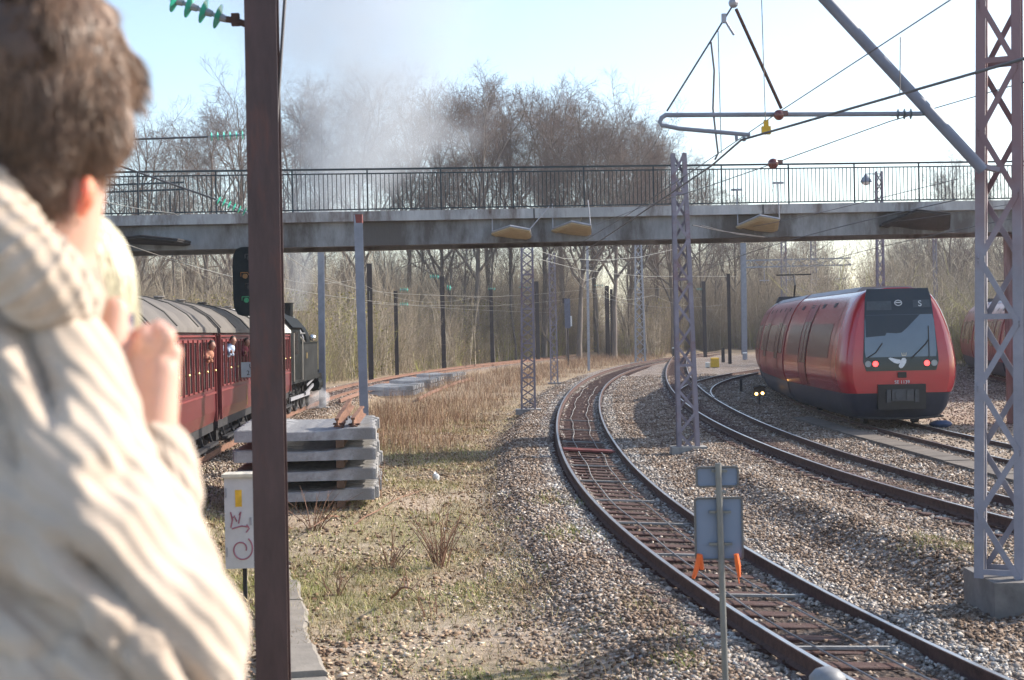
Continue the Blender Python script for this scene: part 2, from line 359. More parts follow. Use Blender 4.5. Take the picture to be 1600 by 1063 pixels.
sz = (.018+.06*rng.random(len(X))**2.5)*(1+Z/120)
tag(stones('soil_clods', np.stack([X, Z, ground(X, Z)+sz*.1], -1), sz, CLOD, .55), 'brown soil clods and leaf litter on the rough ground', 'soil clods', kind='stuff')

# ------------------------------------------------------------------ grasses
def blades(name, P, h, lean, w, mt, segs=2):
    n = len(P); a = rng.random(n)*2*PI; d = np.stack([np.cos(a), np.sin(a), 0*a], -1); b = rng.random(n)*2*PI
    sd = np.stack([np.cos(b), np.sin(b), 0*b], -1); vs = []
    for i in range(segs+1):
        t = i/segs; c = P + np.array([0, 0, 1])*(h*t*(1-.25*lean*t))[:, None] + d*(h*lean*t*t)[:, None]; ww = (w*(1-t*.85))[:, None]*.5
        vs += [c-sd*ww, c+sd*ww]
    vv = np.stack(vs, 1); ff = np.array([(2*i, 2*i+1, 2*i+3, 2*i+2) for i in range(segs)])
    ff = (ff[None]+(2*(segs+1))*np.arange(n)[:, None, None]).reshape(-1, 4)
    return link(name, big_mesh(name, vv.reshape(-1, 3), ff, mt))
def grass_mat(name, stops):
    m = stone_mat(name, stops); b = m.node_tree.nodes['Principled BSDF']; b.inputs['Roughness'].default_value = .7
    return m
GREEN = grass_mat('green grass', [(0, (.14, .20, .035)), (.35, (.24, .29, .06)), (.65, (.36, .36, .12)), (1, (.50, .44, .24))])
STRAW = grass_mat('dry grass', [(0, (.18, .095, .06)), (.35, (.30, .18, .115)), (.7, (.42, .30, .19)), (1, (.55, .45, .30))])
X, Z = wedge(330000, 10, 62, 1.55, half=.4); k = rng.random(len(X)) < green_w(X, Z); X, Z = X[k], Z[k]
h = .03+.09*rng.random(len(X))**1.5; tag(blades('grass', np.stack([X, Z, ground(X, Z)-.01], -1), h*(1+Z/60), .3+.7*rng.random(len(X)), .006*(1+Z/22), GREEN), 'short green and yellow grass in patches beside the track', 'grass', kind='stuff')
PALE = grass_mat('pale straw', [(0, (.22, .17, .08)), (.35, (.40, .32, .18)), (.7, (.52, .44, .28)), (1, (.64, .57, .42))])
# straw coloured short grass of the clearing
X, Z = wedge(230000, 11, 70, 1.4); dM = lat(X_M, X, Z); k = (dM < -2.3) & (rng.random(len(X)) < (.25+.75*sstep(.36, .54, fbm(X+9, Z, .5, 17)))*sstep(11, 19, Z)) & (lat(X_L, X, Z) > 2.2); X, Z = X[k], Z[k]
h = .05+.16*rng.random(len(X))**2
tag(blades('dry_grass', np.stack([X, Z, ground(X, Z)-.01], -1), h, .4+1.1*rng.random(len(X)), .006*(1+Z/20), PALE), 'short straw coloured grass over the rough ground', 'grass', kind='stuff')
# tall reddish dead stalks
X, Z = wedge(260000, 33, 165, 1.0, half=.32); dM = lat(X_M, X, Z); dL = lat(X_L, X, Z)
dens = sstep(2.6, 4.2, -dM+(fbm(X, Z, .5, 5)-.5))*sstep(2.6, 4., dL)*sstep(36, 44, Z+6*(fbm(X, Z, .4, 6)-.5))*(.25+.75*sstep(.38, .6, fbm(X, Z, .35, 13)))
k = rng.random(len(X)) < dens; X, Z, dM = X[k], Z[k], dM[k]
h = (.25+.75*rng.random(len(X)))*(.35+.65*sstep(2.8, 6, -dM))*(.6+.8*fbm(X, Z, .25, 15))
tag(blades('tall_dry_grass', np.stack([X, Z, ground(X, Z)-.02], -1), h, .1+1.1*rng.random(len(X))**2, .009*(1+Z/90), STRAW, 3), 'tall reddish brown dead stalks filling the verge behind the sleeper stack', 'dry grass', kind='stuff')
# ------------------------------------------------------------------ railway tracks: rails and sleepers
def frame(f, Z):
    s = float(f(Z+.4)-f(Z-.4))/.8; n = math.hypot(1, s)
    return float(f(Z)), Vector((s/n, 1/n, 0)), Vector((1/n, -s/n, 0))     # x, along, across (to the right)
def rail_mesh(f, zf, side, cant, Z0, Z1, step=.8):
    prof = [(-.062, -.172, 0), (.062, -.172, 0), (.062, -.160, 0), (.013, -.135, 0), (.013, -.045, 0), (.036, -.032, 0), (.036, -.004, 0), (.026, 0, 1), (-.026, 0, 1), (-.036, -.004, 0), (-.036, -.032, 0), (-.013, -.045, 0), (-.013, -.135, 0), (-.062, -.160, 0)]
    mb = MB(); rings = []; Z = Z0; n = len(prof)
    while Z <= Z1:
        x, a, c = frame(f, Z); base = Vector((x, Z, float(zf(Z)) - cant*side)) + c*(.752*side)
        rings.append([base + c*p + Vector((0, 0, q)) for p, q, _ in prof]); Z += step*(1+Z/90)
    mb.loft(rings)
    for i, fc in enumerate(mb.f):
        if len(fc) == 4 and fc[0] % n == 7: mb.mi[i] = 1
    return mb
def sleeper_bm(L=2.5, w=.25, h=.15):
    mb = MB(); b = .012; pr = [(-w/2, -h), (w/2, -h), (w/2, -b), (w/2-b, 0), (-w/2+b, 0), (-w/2, -b)]
    mb.loft([[(x, y, z+random.uniform(-.004, .004)) for y, z in pr] for x in (-L/2, -L/4, 0, L/4, L/2)]); return mb
def plates_into(mb):
    mb.box((0, 0, .008), (.30, .17, .022))
    for k in (-1, 1): mb.cyl((k*.10, .05*k, .01), (k*.10, .05*k, .05), .016, n=6)
SLEEP = {}
for key, mt_ in (('wood', M['sleeper_wood']), ('conc', M['sleeper_concrete'])):
    SLEEP[key] = [sleeper_bm().mesh('sleeper', mt_) for _ in range(3)]
pm = MB(); plates_into(pm); PLATE = pm.mesh('rail_plate', M['rust'])
def track(name, f, zf, cant, Z0, Z1, label, group=None, spacing=.62, kind='wood', zs0=None, zs1=None, nparts=100, rmat=None, sink=0.):
    t = empty(name, (0, 0, 0), 0, label, 'railway track', group)
    for s in (-1, 1): rail_mesh(f, zf, s, cant, Z0, Z1).build('rail', rmat or [M['rust'], M['rail_top']], t, smooth=False)
    Z = zs0 or Z0; n = 0; rest = MB()
    while Z < (zs1 or Z1):
        x, a, c = frame(f, Z); p = Vector((x, Z, float(zf(Z))-.183-sink)); rz = math.atan2(c.y, c.x)+random.uniform(-.012, .012); ry = math.atan2(cant*2, 1.5)
        if n < nparts:
            s = link('sleeper', SLEEP[kind][n % 3], t, p, (0, ry, rz))
            if Z < 42:
                for sd in (-.752, .752): link('rail_plate', PLATE, s, (sd, 0, 0))
        else:
            rest.box(p+Vector((0, 0, -.07)), (2.5, .25, .14), Matrix.Rotation(rz, 3, 'Z'))
        Z += spacing; n += 1
    if rest.v: tag(rest.build('far_sleepers', M['sleeper_wood'] if kind == 'wood' else M['sleeper_concrete'], t), kind='stuff')
    return t
flat = lambda Z: 0*np.asarray(Z, float)
TM = track('railway_track', X_M, z_M, .055, 7.5, 190, 'curving track with dark sleepers and two cables between its rails, behind the sign post', zs0=8)
TR = track('railway_track', X_R, flat, .04, 19, 150, 'curving track between the cable sleeper track and the red commuter train', zs0=18, nparts=100)
TT = track('railway_track', X_T, lambda Z: .0*np.asarray(Z, float)-.02, 0, 20, 120, 'yard track under the red commuter train with tail lights', zs0=20, nparts=70, sink=.02)
TL = track('railway_track', X_L, flat, .02, 12, 185, 'rusty railed track under the steam train and along the wood', zs0=14, nparts=100, rmat=[M['rust_bright'], M['rust_bright']])
TB = track('railway_track', X_B, lambda Z: 0*np.asarray(Z, float)-.012, 0, 60, 118, 'branch track turning off towards the far side of the red train', zs0=66, nparts=70)
TU = track('railway_track', X_U, flat, 0, 34, 110, 'yard track under the partly hidden second red train', zs0=34, nparts=60)

# cables and cross bars between the near rails
for s in (-1, 1):
    pts = []; Z = 8.
    while Z < 78:
        x, a, c = frame(X_M, Z); off = s*(.27+.035*math.sin(Z*.55+s)+.018*math.sin(Z*1.3)); pts.append(Vector((x, Z, float(z_M(Z))-.145-.055*off/.75)) + c*off); Z += .35*(1+Z/80)
    tag(MB().tube(pts, .012, 6).build('track_cable', M['concrete'], TM, smooth=True))
for Z in (9.3, 12.2, 14.2, 17.0, 20.0, 23.2, 26.2, 29.4, 32.6, 39.2, 44, 48.5):
    x, a, c = frame(X_M, Z); p = Vector((x, Z, float(z_M(Z))-.155)); L = .74
    MB().bar(p-c*L+Vector((0, 0, .04)), p+c*(L-.06)-Vector((0, 0, .04)), .05, .03).build('cable_bar', M['concrete'], TM)
x, a, c = frame(X_M, 36.2); p = Vector((x, 36.2, float(z_M(36.2))-.12))
for k in (-1, 1): tag(MB().bar(p-c*.66+a*.16*k+Vector((0, 0, .045)), p+c*.66+a*.14*k-Vector((0, 0, .045)), .20, .05).build('crossing_board', M['red_board'], TM))

# turnout levers and joints beside the far turnout
# pale duct path between the two right hand tracks
mb = MB(); Z = 21.; k = 0
while Z < 47:
    x = float(X_T(Z))-1.75-.2*math.sin(Z*.13); x2 = float(X_T(Z+1))-1.75-.2*math.sin((Z+1)*.13); h = random.uniform(-.012, .012)
    mb.bar((x, Z+.012, -.13+h), (x2, Z+.985, -.13+h), .62, .10); Z += 1.; k += 1
tag(mb.build('path', mat('dusty duct lids', (.145, .12, .10), .9, 0, .3, 2., .3)), kind='structure')
# old concrete platform edge on the near left, broken slabs
edge = [(-1.72, 11.4), (-1.93, 12.6), (-2.13, 13.6), (-2.42, 14.9), (-2.70, 16.3), (-2.96, 17.7), (-3.22, 19.2), (-3.5, 20.7), (-3.72, 22.2)]
for i in range(len(edge)-1):
    (x0, y0), (x1, y1) = edge[i], edge[i+1]; p0 = Vector((x0, y0+.04, 0)); p1 = Vector((x1, y1-.03, 0)); w = .62-.035*i; z = -.30-.010*i+random.uniform(-.04, .03)
    d = (p1-p0).normalized(); n = Vector((d.y, -d.x, 0)); rings = []; jr0 = random.uniform(-.07, .07)
    for j in range(5):
        q = p0.lerp(p1, j/4); jr = jr0+random.uniform(-.025, .025)
        rings.append([q-n*w*.5+Vector((0, 0, z-.3)), q+n*(w*.5+jr)+Vector((0, 0, z-.3)), q+n*(w*.5+jr)+Vector((0, 0, z-.03)), q+n*(w*.5+jr-.04)+Vector((0, 0, z)), q-n*w*.5+Vector((0, 0, z+random.uniform(-.01, .01)))])
    where = ['first and nearest the camera', 'second from the near end', 'third from the near end', 'fourth from the near end', 'fifth from the near end', 'sixth from the near end', 'seventh from the near end', 'farthest one'][i]
    tag(MB().loft(rings).build('concrete_slab', M['concrete_light']), 'broken pale concrete edging slab beside the brown mast, '+where, 'concrete slab', 'old edging slabs')
# the platform the onlookers stand on
mb = MB(); mb.span((-6, -12, -.5), (1.1, 3.4, 1.46)); mb.span((-6.05, -12, 1.462), (1.16, 3.46, 1.56))
tag(mb.build('platform', M['concrete']), kind='structure')

# ------------------------------------------------------------------ footbridge
BA, BB = Vector((-24, 34.6, 0)), Vector((34, 45.4, 0)); bd = (BB-BA).normalized(); bn = Vector((-bd.y, bd.x, 0))   # bn points away from the camera
def bz(t): return 6.26 + (t-16)*.0125              # height of the deck edge, climbing to the right
BL = (BB-BA).length
def bp(t, off=0., z=0.): return BA + bd*t + bn*off + Vector((0, 0, bz(t)+z))
ts = np.linspace(0, BL, 30)
br = empty('footbridge', BA, 0, 'grey concrete footbridge with dark railings spanning all the tracks', 'footbridge')
off0 = -BA
def bpart(mb, name, mt, par=None, smooth=False):
    o = mb.build(name, mt, par or br, smooth)
    if par is None or par == br: o.location = off0
    return o
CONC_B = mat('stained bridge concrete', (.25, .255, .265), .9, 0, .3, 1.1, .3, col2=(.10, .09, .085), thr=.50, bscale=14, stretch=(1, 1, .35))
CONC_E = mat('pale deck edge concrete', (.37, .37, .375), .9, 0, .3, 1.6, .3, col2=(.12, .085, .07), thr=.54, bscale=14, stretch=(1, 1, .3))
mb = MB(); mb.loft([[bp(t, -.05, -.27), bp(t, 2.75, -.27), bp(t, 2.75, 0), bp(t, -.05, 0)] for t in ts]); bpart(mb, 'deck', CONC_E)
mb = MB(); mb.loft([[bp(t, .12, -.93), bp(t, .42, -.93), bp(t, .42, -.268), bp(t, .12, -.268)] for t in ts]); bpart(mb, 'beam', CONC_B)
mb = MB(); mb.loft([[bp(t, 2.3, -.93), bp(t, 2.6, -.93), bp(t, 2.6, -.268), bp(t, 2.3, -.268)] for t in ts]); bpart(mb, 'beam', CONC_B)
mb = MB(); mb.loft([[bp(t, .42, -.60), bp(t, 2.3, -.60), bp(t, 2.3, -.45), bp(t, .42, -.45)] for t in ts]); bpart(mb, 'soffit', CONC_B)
for t in (9.4, 17.6, 25.1, 31.8, 38.5, 46): mb = MB(); mb.bar(bp(t, -.057, -.27), bp(t, -.057, 0), .03, .012, up=(0, 1, 0)); bpart(mb, 'deck_joint', M['dark_steel'])
RAILP = mat('dark green railing paint', (.03, .042, .05), .5, 0, .25, 4, .1, col2=(.09, .05, .045), thr=.66)
for off in (0.03,):
    t = .3; k = 0
    while t < BL-2.2:
        t2 = t+2.02; mb = MB()
        for q in (t, t+1.94): pass
        for zz, w in ((1.15, .05), (1.03, .035), (.06, .035)): mb.bar(bp(t, off, zz), bp(t2, off, zz), w, w)
        nb = 17
        for i in range(1, nb): mb.bar(bp(t+2.02*i/nb, off, .06), bp(t+2.02*i/nb, off, 1.03), .02, .02)
        bpart(mb, 'railing_panel', RAILP)
        pmb = MB(); pmb.bar(bp(t, off, -.10), bp(t, off, 1.16), .042, .04); bpart(pmb, 'railing_post', RAILP)
        t = t2; k += 1
# second, lower railing of the stair landing at the far left
mb = MB()
for zz in (.55, .75): mb.bar(bp(9.5, 2.9, zz+.28), bp(15.5, 2.9, zz+.42), .05)
for i in range(16): mb.bar(bp(9.5+i*.4, 2.9, -.1), bp(9.5+i*.4, 2.9, .83), .02)
bpart(mb, 'stair_railing', RAILP)
# piers
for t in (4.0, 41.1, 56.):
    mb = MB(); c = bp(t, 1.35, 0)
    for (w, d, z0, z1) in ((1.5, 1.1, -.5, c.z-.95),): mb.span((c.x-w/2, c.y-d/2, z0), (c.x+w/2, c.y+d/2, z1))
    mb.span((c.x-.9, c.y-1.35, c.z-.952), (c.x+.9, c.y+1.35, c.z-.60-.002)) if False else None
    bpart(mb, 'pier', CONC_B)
# guard trays over the overhead wires
TRAY_W = mat('weathered tray boards', (.50, .41, .27), .8, 0, .2, 5, .2, stretch=(1, 6, 1))
TRAY_D = mat('dark tray sheet', (.05, .05, .055), .7, 0, .25, 5, .2)
def tray(px0, px1, py, out, dz0, dz1, mt, hang=True, hz=1.0, lean=0.):
    Zb = lambda px: (lambda d: d)(None)
    # find bridge parameter under the photo column
    def tpar(px):
        best = min(np.linspace(5, BL, 1200), key=lambda t: abs((lambda q: 800+FPX*q.x/q.y)(bp(t, 0, 0))-px)); return float(best)
    t0, t1 = tpar(px0), tpar(px1); zc = at((px0+px1)/2, py, bp((t0+t1)/2).y).z
    a = [(t0, -.06, zc+dz0), (t0+(t1-t0)*.35, -out, zc+dz1), (t1-(t1-t0)*.16, -out, zc+dz1-.10), (t1, -.12, zc+dz0-.12)]
    def q(t, o, z): v = BA+bd*t+bn*o; v.z = z; return v
    top = [q(*p) for p in a]; mb = MB()
    mid = [v+Vector((0, 0, -.05)) for v in top]
    back = [q(t0, .5, zc+dz0-.06), q(t1, .5, zc+dz0-.16)]
    # sheet with a folded rim, sagging towards the middle
    ring1 = [top[0], top[1], top[2], top[3], back[1], back[0]]; ring2 = [v+Vector((0, 0, -.05)) for v in ring1]
    cen = sum(ring1, Vector())/6; low = [v.lerp(cen, .20)+Vector((0, 0, -.09)) for v in ring1]
    mb.loft([ring1, ring2, low]); o = bpart(mb, 'guard_tray', mt)
    rim = MB(); rim.tube(top[:4], .03, 6); r2 = rim.build('tray_rim', M['galv'] if mt is TRAY_W else M['dark_steel'], o)
    if hang:
        for v, w in ((top[0], 0.), (top[2], lean)):
            h = MB(); h.tube([v, v+Vector((w, .1, hz))], .016, 6); h.box(v+Vector((w, .1, hz)), (.32, .05, .06)) if hz > .8 and lean == 0 else None
            h.build('hanger', M['galv'], o)
tray(772, 832, 366, .75, .06, .17, TRAY_W, True, .62, .55)
tray(868, 926, 362, .75, .08, .22, TRAY_W, True, .70, -.05)
tray(1156, 1216, 352, .75, .0, .22, TRAY_W, True, 1.02, 0.)
tray(1380, 1484, 350, .8, .0, .34, TRAY_D, False)
tray(188, 302, 384, .9, .20, .20, TRAY_D, False)
# ------------------------------------------------------------------ red commuter train
RED = mat('gloss red coachwork', (.43, .014, .026), .24, 0, .08, 1.5, spec=.6, coat=.5, col2=(.34, .03, .035), thr=.62)
RED_SIDE = mat('dusty red coachwork', (.29, .035, .042), .36, 0, .14, 1.2, spec=.4, coat=.15)
NAVY = mat('dark blue skirt', (.028, .034, .055), .5, 0, .25, 2.5, .1)
GLASS = mat('dark tinted glass', (.014, .02, .028), .06, 0, .05, 2, spec=.45)
WIND = mat('windscreen glass', (.10, .135, .18), .08, 0, .12, .8, spec=.9)
SIDEG = mat('dusty side glass', (.14, .040, .042), .2, 0, .3, 3, spec=.6, stretch=(1, 4, .4))
TAIL = mat('lit tail lamp', (.7, .04, .04), .3, emit=((1, .06, .06), 2.2))
LENS = mat('clear lamp lens', (.35, .4, .42), .1, .2, .05, 6)
TRIM = mat('dark rubber seam', (.02, .012, .014), .6)
ROOFG = mat('grey train roof', (.30, .27, .29), .45, .1, .15, 1.5)
PROF = [(.98, 1.60), (1.15, 1.68), (1.4, 1.735), (1.65, 1.75), (1.95, 1.735), (2.3, 1.68), (2.7, 1.60), (3.05, 1.49), (3.35, 1.37), (3.6, 1.24), (3.8, 1.10), (3.93, .94), (4.0, .70), (4.03, .35)]
def hw(z):
    return float(np.interp(z, [p[0] for p in PROF], [p[1] for p in PROF]))
def ring(y, sc=1., tilt=None, grow=0.):
    L = [(-(w*sc+grow), z) for z, w in PROF]; Rr = [((w*sc+grow), z) for z, w in reversed(PROF)]
    return [Vector((x, y+(tilt(z) if tilt else 0), z+(grow if z > 3.9 else 0))) for x, z in L+Rr]
SK = [(.22, 1.22), (.35, 1.40), (.55, 1.52), (.8, 1.58), (.985, 1.60)]
def skring(y, sc, tilt=None):
    return [Vector((-w*sc, y+(tilt(z) if tilt else 0), z)) for z, w in SK] + [Vector((w*sc, y+(tilt(z) if tilt else 0), z)) for z, w in reversed(SK)]
def patch(mb, y0, y1, z0, z1, side, grow=.012, nz=10, ny=1, mi=0):
    rows = []
    for j in range(nz+1):
        z = z0+(z1-z0)*j/nz; rows.append([Vector((side*(hw(z)+grow), y0+(y1-y0)*i/ny, z)) for i in range(ny+1)])
    n = ny+1; mb.add([p for r_ in rows for p in r_], [(j*n+i, j*n+i+1, (j+1)*n+i+1, (j+1)*n+i) for j in range(nz) for i in range(ny)], mi)
def side_details(root, y0, y1, doors):
    for s in (-1, 1):
        segs = []; edges = [y0+.35] + [e for d in doors for e in (d-.72, d+.72)] + [y1-.35]
        for i in range(0, len(edges), 2):
            if edges[i+1]-edges[i] > .5:
                mb = MB(); patch(mb, edges[i]+.12, edges[i+1]-.12, 1.98, 3.02, s, .010); mb.build('side_window', SIDEG, root, True)
        for d in doors:
            mb = MB(); patch(mb, d-.66, d+.66, 1.02, 3.62, s, .014, 16); dr = mb.build('door', RED_SIDE, root, True)
            g = MB(); patch(g, d-.55, d-.06, 1.75, 3.1, s, .022); patch(g, d+.06, d+.55, 1.75, 3.1, s, .022); g.build('door_glass', SIDEG, dr, True)
            g = MB(); patch(g, d-.70, d-.64, 1.0, 3.7, s, .026, 16); patch(g, d+.64, d+.70, 1.0, 3.7, s, .026, 16); patch(g, d-.015, d+.015, 1.0, 3.65, s, .026, 16); g.build('door_seal', TRIM, dr, True)
        for yy in np.arange(y0+1.2, y1-.8, 1.9):
            mb = MB(); patch(mb, yy, yy+.45, 3.52, 3.66, s, .012, 2); mb.build('side_vent', TRIM, root)
def car_body(root, y0, y1, first):
    tilt = lambda z: .30*max(0, (z-1.7)/2.3)**1.4 + .04*max(0, 1.3-z)
    if first:
        seq = [(0, .79), (.05, .85), (.15, .905), (.32, .95), (.6, .98), (1.0, .995), (1.4, 1.)]
        rings = [ring(y0+y, s, (lambda z, y=y: tilt(z)*max(0, 1-y/1.5))) for y, s in seq] + [ring(y1, 1.)]
        mb = MB(); mb.loft(rings, caps=(False, True)); n = len(rings[0]); h = n//2
        r0 = rings[0]; fs = []
        mb.add(r0, [(k, k+1, n-2-k, n-1-k) for k in range(h-1)])
        body = mb.build('cab_body', RED, root, True)
        for s in (-1, 1): sm_ = MB(); patch(sm_, y0+1.42, y0+1.445, 1.0, 3.85, s, .010, 18); sm_.build('panel_seam', TRIM, body, True)
        sk = [(0.05, .78), (.14, .87), (.34, .94), (.7, .985), (1.1, 1.)]
        stilt = lambda z: .30*max(0, (.98-z)/.76)**1.6
        mb = MB(); mb.loft([skring(y0+y, s*.985, stilt) for y, s in sk]+[skring(y1, .985)]); mb.build('skirt', NAVY, root, True)
    else:
        mb = MB(); mb.loft([ring(y0), ring((y0+y1)/2), ring(y1)]); mb.build('car_body', RED_SIDE, root, True)
        mb = MB(); mb.loft([skring(y0, .985), skring(y1, .985)]); mb.build('skirt', NAVY, root, True)
    mb = MB(); mb.loft([[Vector((x, y, z)) for x, z in ((-.9, 3.955), (.9, 3.955), (.72, 4.10), (-.72, 4.10))] for y in (y0+(1.6 if first else .2), y1-.2)]); mb.build('roof_panel', ROOFG, root)
def car(Zc0, length, first=False, pan=False):
    """one car standing on the yard track, its near end at Zc0"""
    return None
def heading(f, Z): return -math.atan(float(f(Z+.5)-f(Z-.5)))
def commuter(f, Zs, label, front=True, n=4, group=None, L0=10.2):
    root = empty('commuter_train', (0, 0, 0), 0, label, 'train', group)
    Z = Zs
    for k in range(n):
        L = L0; Zm = Z+L/2*.985; x0, x1 = float(f(Z)), float(f(Z+L*.98)); ang = -math.atan2(x1-x0, L*.98)
        c = empty('train_car', (x0, Z, -.02), ang); c.parent = root
        first = front and k == 0
        car_body(c, 0, L, first)
        side_details(c, 0 if not first else 1.5, L, [6.4] if first else [2.7, 7.6])
        if k: # gangway bellows towards the car in front
            mb = MB(); mb.loft([[Vector((v.x*.93, v.y, v.z*.97+.05)) for v in ring(y)] for y in (-.32, .02)]); mb.build('gangway', TRIM, c, True)
        mb = MB()
        for yy in ((1.6, 3.2, L-1.5) if first else (1.2, L-1.2)):
            for s in (-1, 1): mb.cyl((s*.68, yy, .43), (s*.82, yy, .43), .43, n=18)
            mb.cyl((-.7, yy, .43), (.7, yy, .43), .08, n=8); mb.box((0, yy, .5), (1.9, .9, .25))
        mb.build('running_gear', M['dark_steel'], c)
        if k == 2:
            mb = MB(); mb.box((0, 4, 4.2), (1.7, 2.4, .26), taper=.85); mb.tube([(0, 4.5, 4.3), (0, 3.0, 4.85), (0, 4.3, 5.35)], .045); mb.bar((-.8, 4.3, 5.37), (.8, 4.3, 5.37), .06); mb.build('pantograph', M['dark_steel'], c)
        if first: cab_front(c)
        Mc = Matrix.Translation((x0, Z, -.02)) @ Matrix.Rotation(ang, 4, 'Z')
        for kchild in kids(c):
            mb_ = kchild.matrix_basis.copy(); kchild.parent = root; kchild.matrix_basis = Mc @ mb_
        bpy.data.objects.remove(c)
        Z += (L+.35)*math.cos(ang)
    return root
def cab_front(c):
    tilt = lambda z: .30*max(0, (z-1.7)/2.3)**1.4 + .04*max(0, 1.3-z)
    def fp(x, z, pr=.012): return Vector((x, tilt(z)-pr, z))
    def panel(name, mt, pts, pr=.012, par=None, thick=.02):
        """flat outline on the sloping front, subdivided by height"""
        zs = sorted(set([p[1] for p in pts])); mb = MB(); rings = []
        left = [p for p in pts if p[0] < 0]; right = [p for p in pts if p[0] > 0]
        return None
    def strip(name, mt, rows, pr, par=c, smooth=True):
        """rows: (z, x0, x1)"""
        mb = MB(); n = len(rows); v = [fp(a, z, pr) for z, a, b in rows]+[fp(b, z, pr) for z, a, b in rows]+[fp(a, z, -.02) for z, a, b in rows]+[fp(b, z, -.02) for z, a, b in rows]
        f = [(i, n+i, n+i+1, i+1) for i in range(n-1)]+[(2*n+i, i, i+1, 2*n+i+1) for i in range(n-1)]+[(n+i, 3*n+i, 3*n+i+1, n+i+1) for i in range(n-1)]
        f += [(0, 2*n, 3*n, n), (n-1, 2*n-1, 4*n-1, 3*n-1)]
        mb.add(v, f); return mb.build(name, mt, par, smooth)
    rows = lambda z0, z1, w0, w1, n=9, rb=.10, rt=.05: [(z0+(z1-z0)*i/n, -(w0+(w1-w0)*i/n) + (rb if i == 0 else 0)+(rt if i == n else 0), (w0+(w1-w0)*i/n)-(rb if i == 0 else 0)-(rt if i == n else 0)) for i in range(n+1)]
    mask = strip('front_mask', GLASS, rows(1.62, 4.0, 1.10, .93), .018)
    ws = strip('windscreen', WIND, rows(2.02, 3.24, 1.035, .985, 7, .03, .03), .030, mask)
    # dark sheet over the upper pane, standing in for the dim cab interior
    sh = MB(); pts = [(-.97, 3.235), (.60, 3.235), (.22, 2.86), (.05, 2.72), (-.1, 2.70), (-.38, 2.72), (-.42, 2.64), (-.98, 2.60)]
    sh.add([fp(x, z, .034) for x, z in pts], [tuple(range(len(pts)))]); sh.build('dim_cab_patch', GLASS, mask)
    ds = strip('destination_display', mat('display glass', (.045, .055, .065), .15), [(3.44, .42, .93), (3.66, .42, .90)], .026, mask)
    ds2 = strip('destination_display', bpy.data.materials['display glass'], [(3.38, -.92, -.20), (3.64, -.90, -.20)], .026, mask)
    def lay(me, par, x, z, pr): 
        o = link('lettering', me, par, fp(x, z, pr), (R(90)-math.atan(.17), 0, 0)); return o
    LET = mat('pale lettering', (.55, .58, .6), .5)
    lay(text_mesh('S', .24, .002, LET), ds, .62, 3.545, .030).name = 'line_letter'
    mb = MB(); mb.tube([fp(.10*math.cos(a), 3.58+.075*math.sin(a), .03) for a in np.linspace(0, 2*PI, 17)[:-1]], .014, 5, closed=True); mb.bar(fp(-.07, 3.59, .03), fp(.07, 3.59, .03), .03); mb.build('round_badge', LET, mask)
    for s in (-1, 1):
        for nm, mt, x, r_ in (('tail_light', TAIL, .735, .085), ('headlight', LENS, .945, .075)):
            p = fp(s*x, 1.83, .018); mb = MB(); mb.cyl(p+Vector((0, .03, 0)), p+Vector((0, -.02, 0)), r_, n=18); o = mb.build(nm, mt, c, True)
            mb = MB(); mb.tube([p+Vector((r_*1.08*math.cos(a), -.015, r_*1.08*math.sin(a))) for a in np.linspace(0, 2*PI, 19)[:-1]], .012, 5, closed=True); mb.build('lamp_ring', M['galv'] if nm == 'headlight' else M['black'], o)
    # winged emblem under a small crown
    E = mat('pale emblem', (.66, .68, .70), .4)
    w1 = [(-.36, 1.99), (-.30, 2.005), (-.16, 1.965), (-.03, 1.94), (.0, 1.90), (-.02, 1.84), (-.10, 1.82), (-.20, 1.85), (-.28, 1.91), (-.33, 1.955)]
    w2 = [(.0, 1.93), (.045, 1.985), (.12, 1.985), (.155, 1.93), (.14, 1.85), (.09, 1.77), (.03, 1.70), (-.02, 1.69), (-.065, 1.73), (-.06, 1.79), (-.015, 1.85)]
    mb = MB()
    for w in (w1, w2):
        n = len(w); mb.add([fp(x, z, .034) for x, z in w]+[fp(x, z, .015) for x, z in w], [tuple(range(n))]+[(i, n+i, n+(i+1) % n, (i+1) % n) for i in range(n)])
    em = mb.build('emblem', E, c)
    mb = MB(); mb.box(fp(.09, 2.055, .03), (.12, .012, .03))
    for dx in (-.05, 0, .05): mb.cyl(fp(.09+dx, 2.06, .03), fp(.09+dx*1.3, 2.14, .03), .012, n=6)
    mb.build('crown', mat('gilt', (.5, .45, .36), .4), em)
    # wipers
    mb = MB(); mb.tube([fp(.30, 1.98, .045), fp(.72, 2.38, .05), fp(.80, 2.50, .05)], .018, 5); mb.tube([fp(.80, 2.0, .05), fp(.82, 2.9, .05)], .014, 5); mb.build('wiper', M['black'], c)
    mb = MB(); mb.tube([fp(-.98, 2.0, .045), fp(-.72, 2.15, .05), fp(-.52, 2.42, .05)], .016, 5); mb.build('wiper', M['black'], c)
    lay(text_mesh('SE 1139', .135, .002, LET), c, .02, 1.29, .02).name = 'car_number'
    mb = MB(); mb.box((0.02, -.02, 1.5), (.24, .08, .16)); mb.build('camera_box', M['black'], c)
    # coupler pocket
    mb = MB(); mb.box((0, .10, .87), (1.36, .36, .72)); cp = mb.build('coupler_box', M['black'], c)
    mb = MB(); G = mat('greasy coupler steel', (.075, .078, .085), .5, .4, .3, 6, .2)
    mb.box((0, -.12, .92), (.62, .10, .34)); mb.cyl((-.10, -.20, .93), (-.10, -.1, .93), .13, n=14); mb.box((.18, -.19, .93), (.16, .08, .26))
    for s in (-1, 1): mb.box((s*.40, -.12, .90), (.12, .1, .36)); mb.cyl((s*.40, -.19, 1.02), (s*.40, -.1, 1.02), .05, n=10)
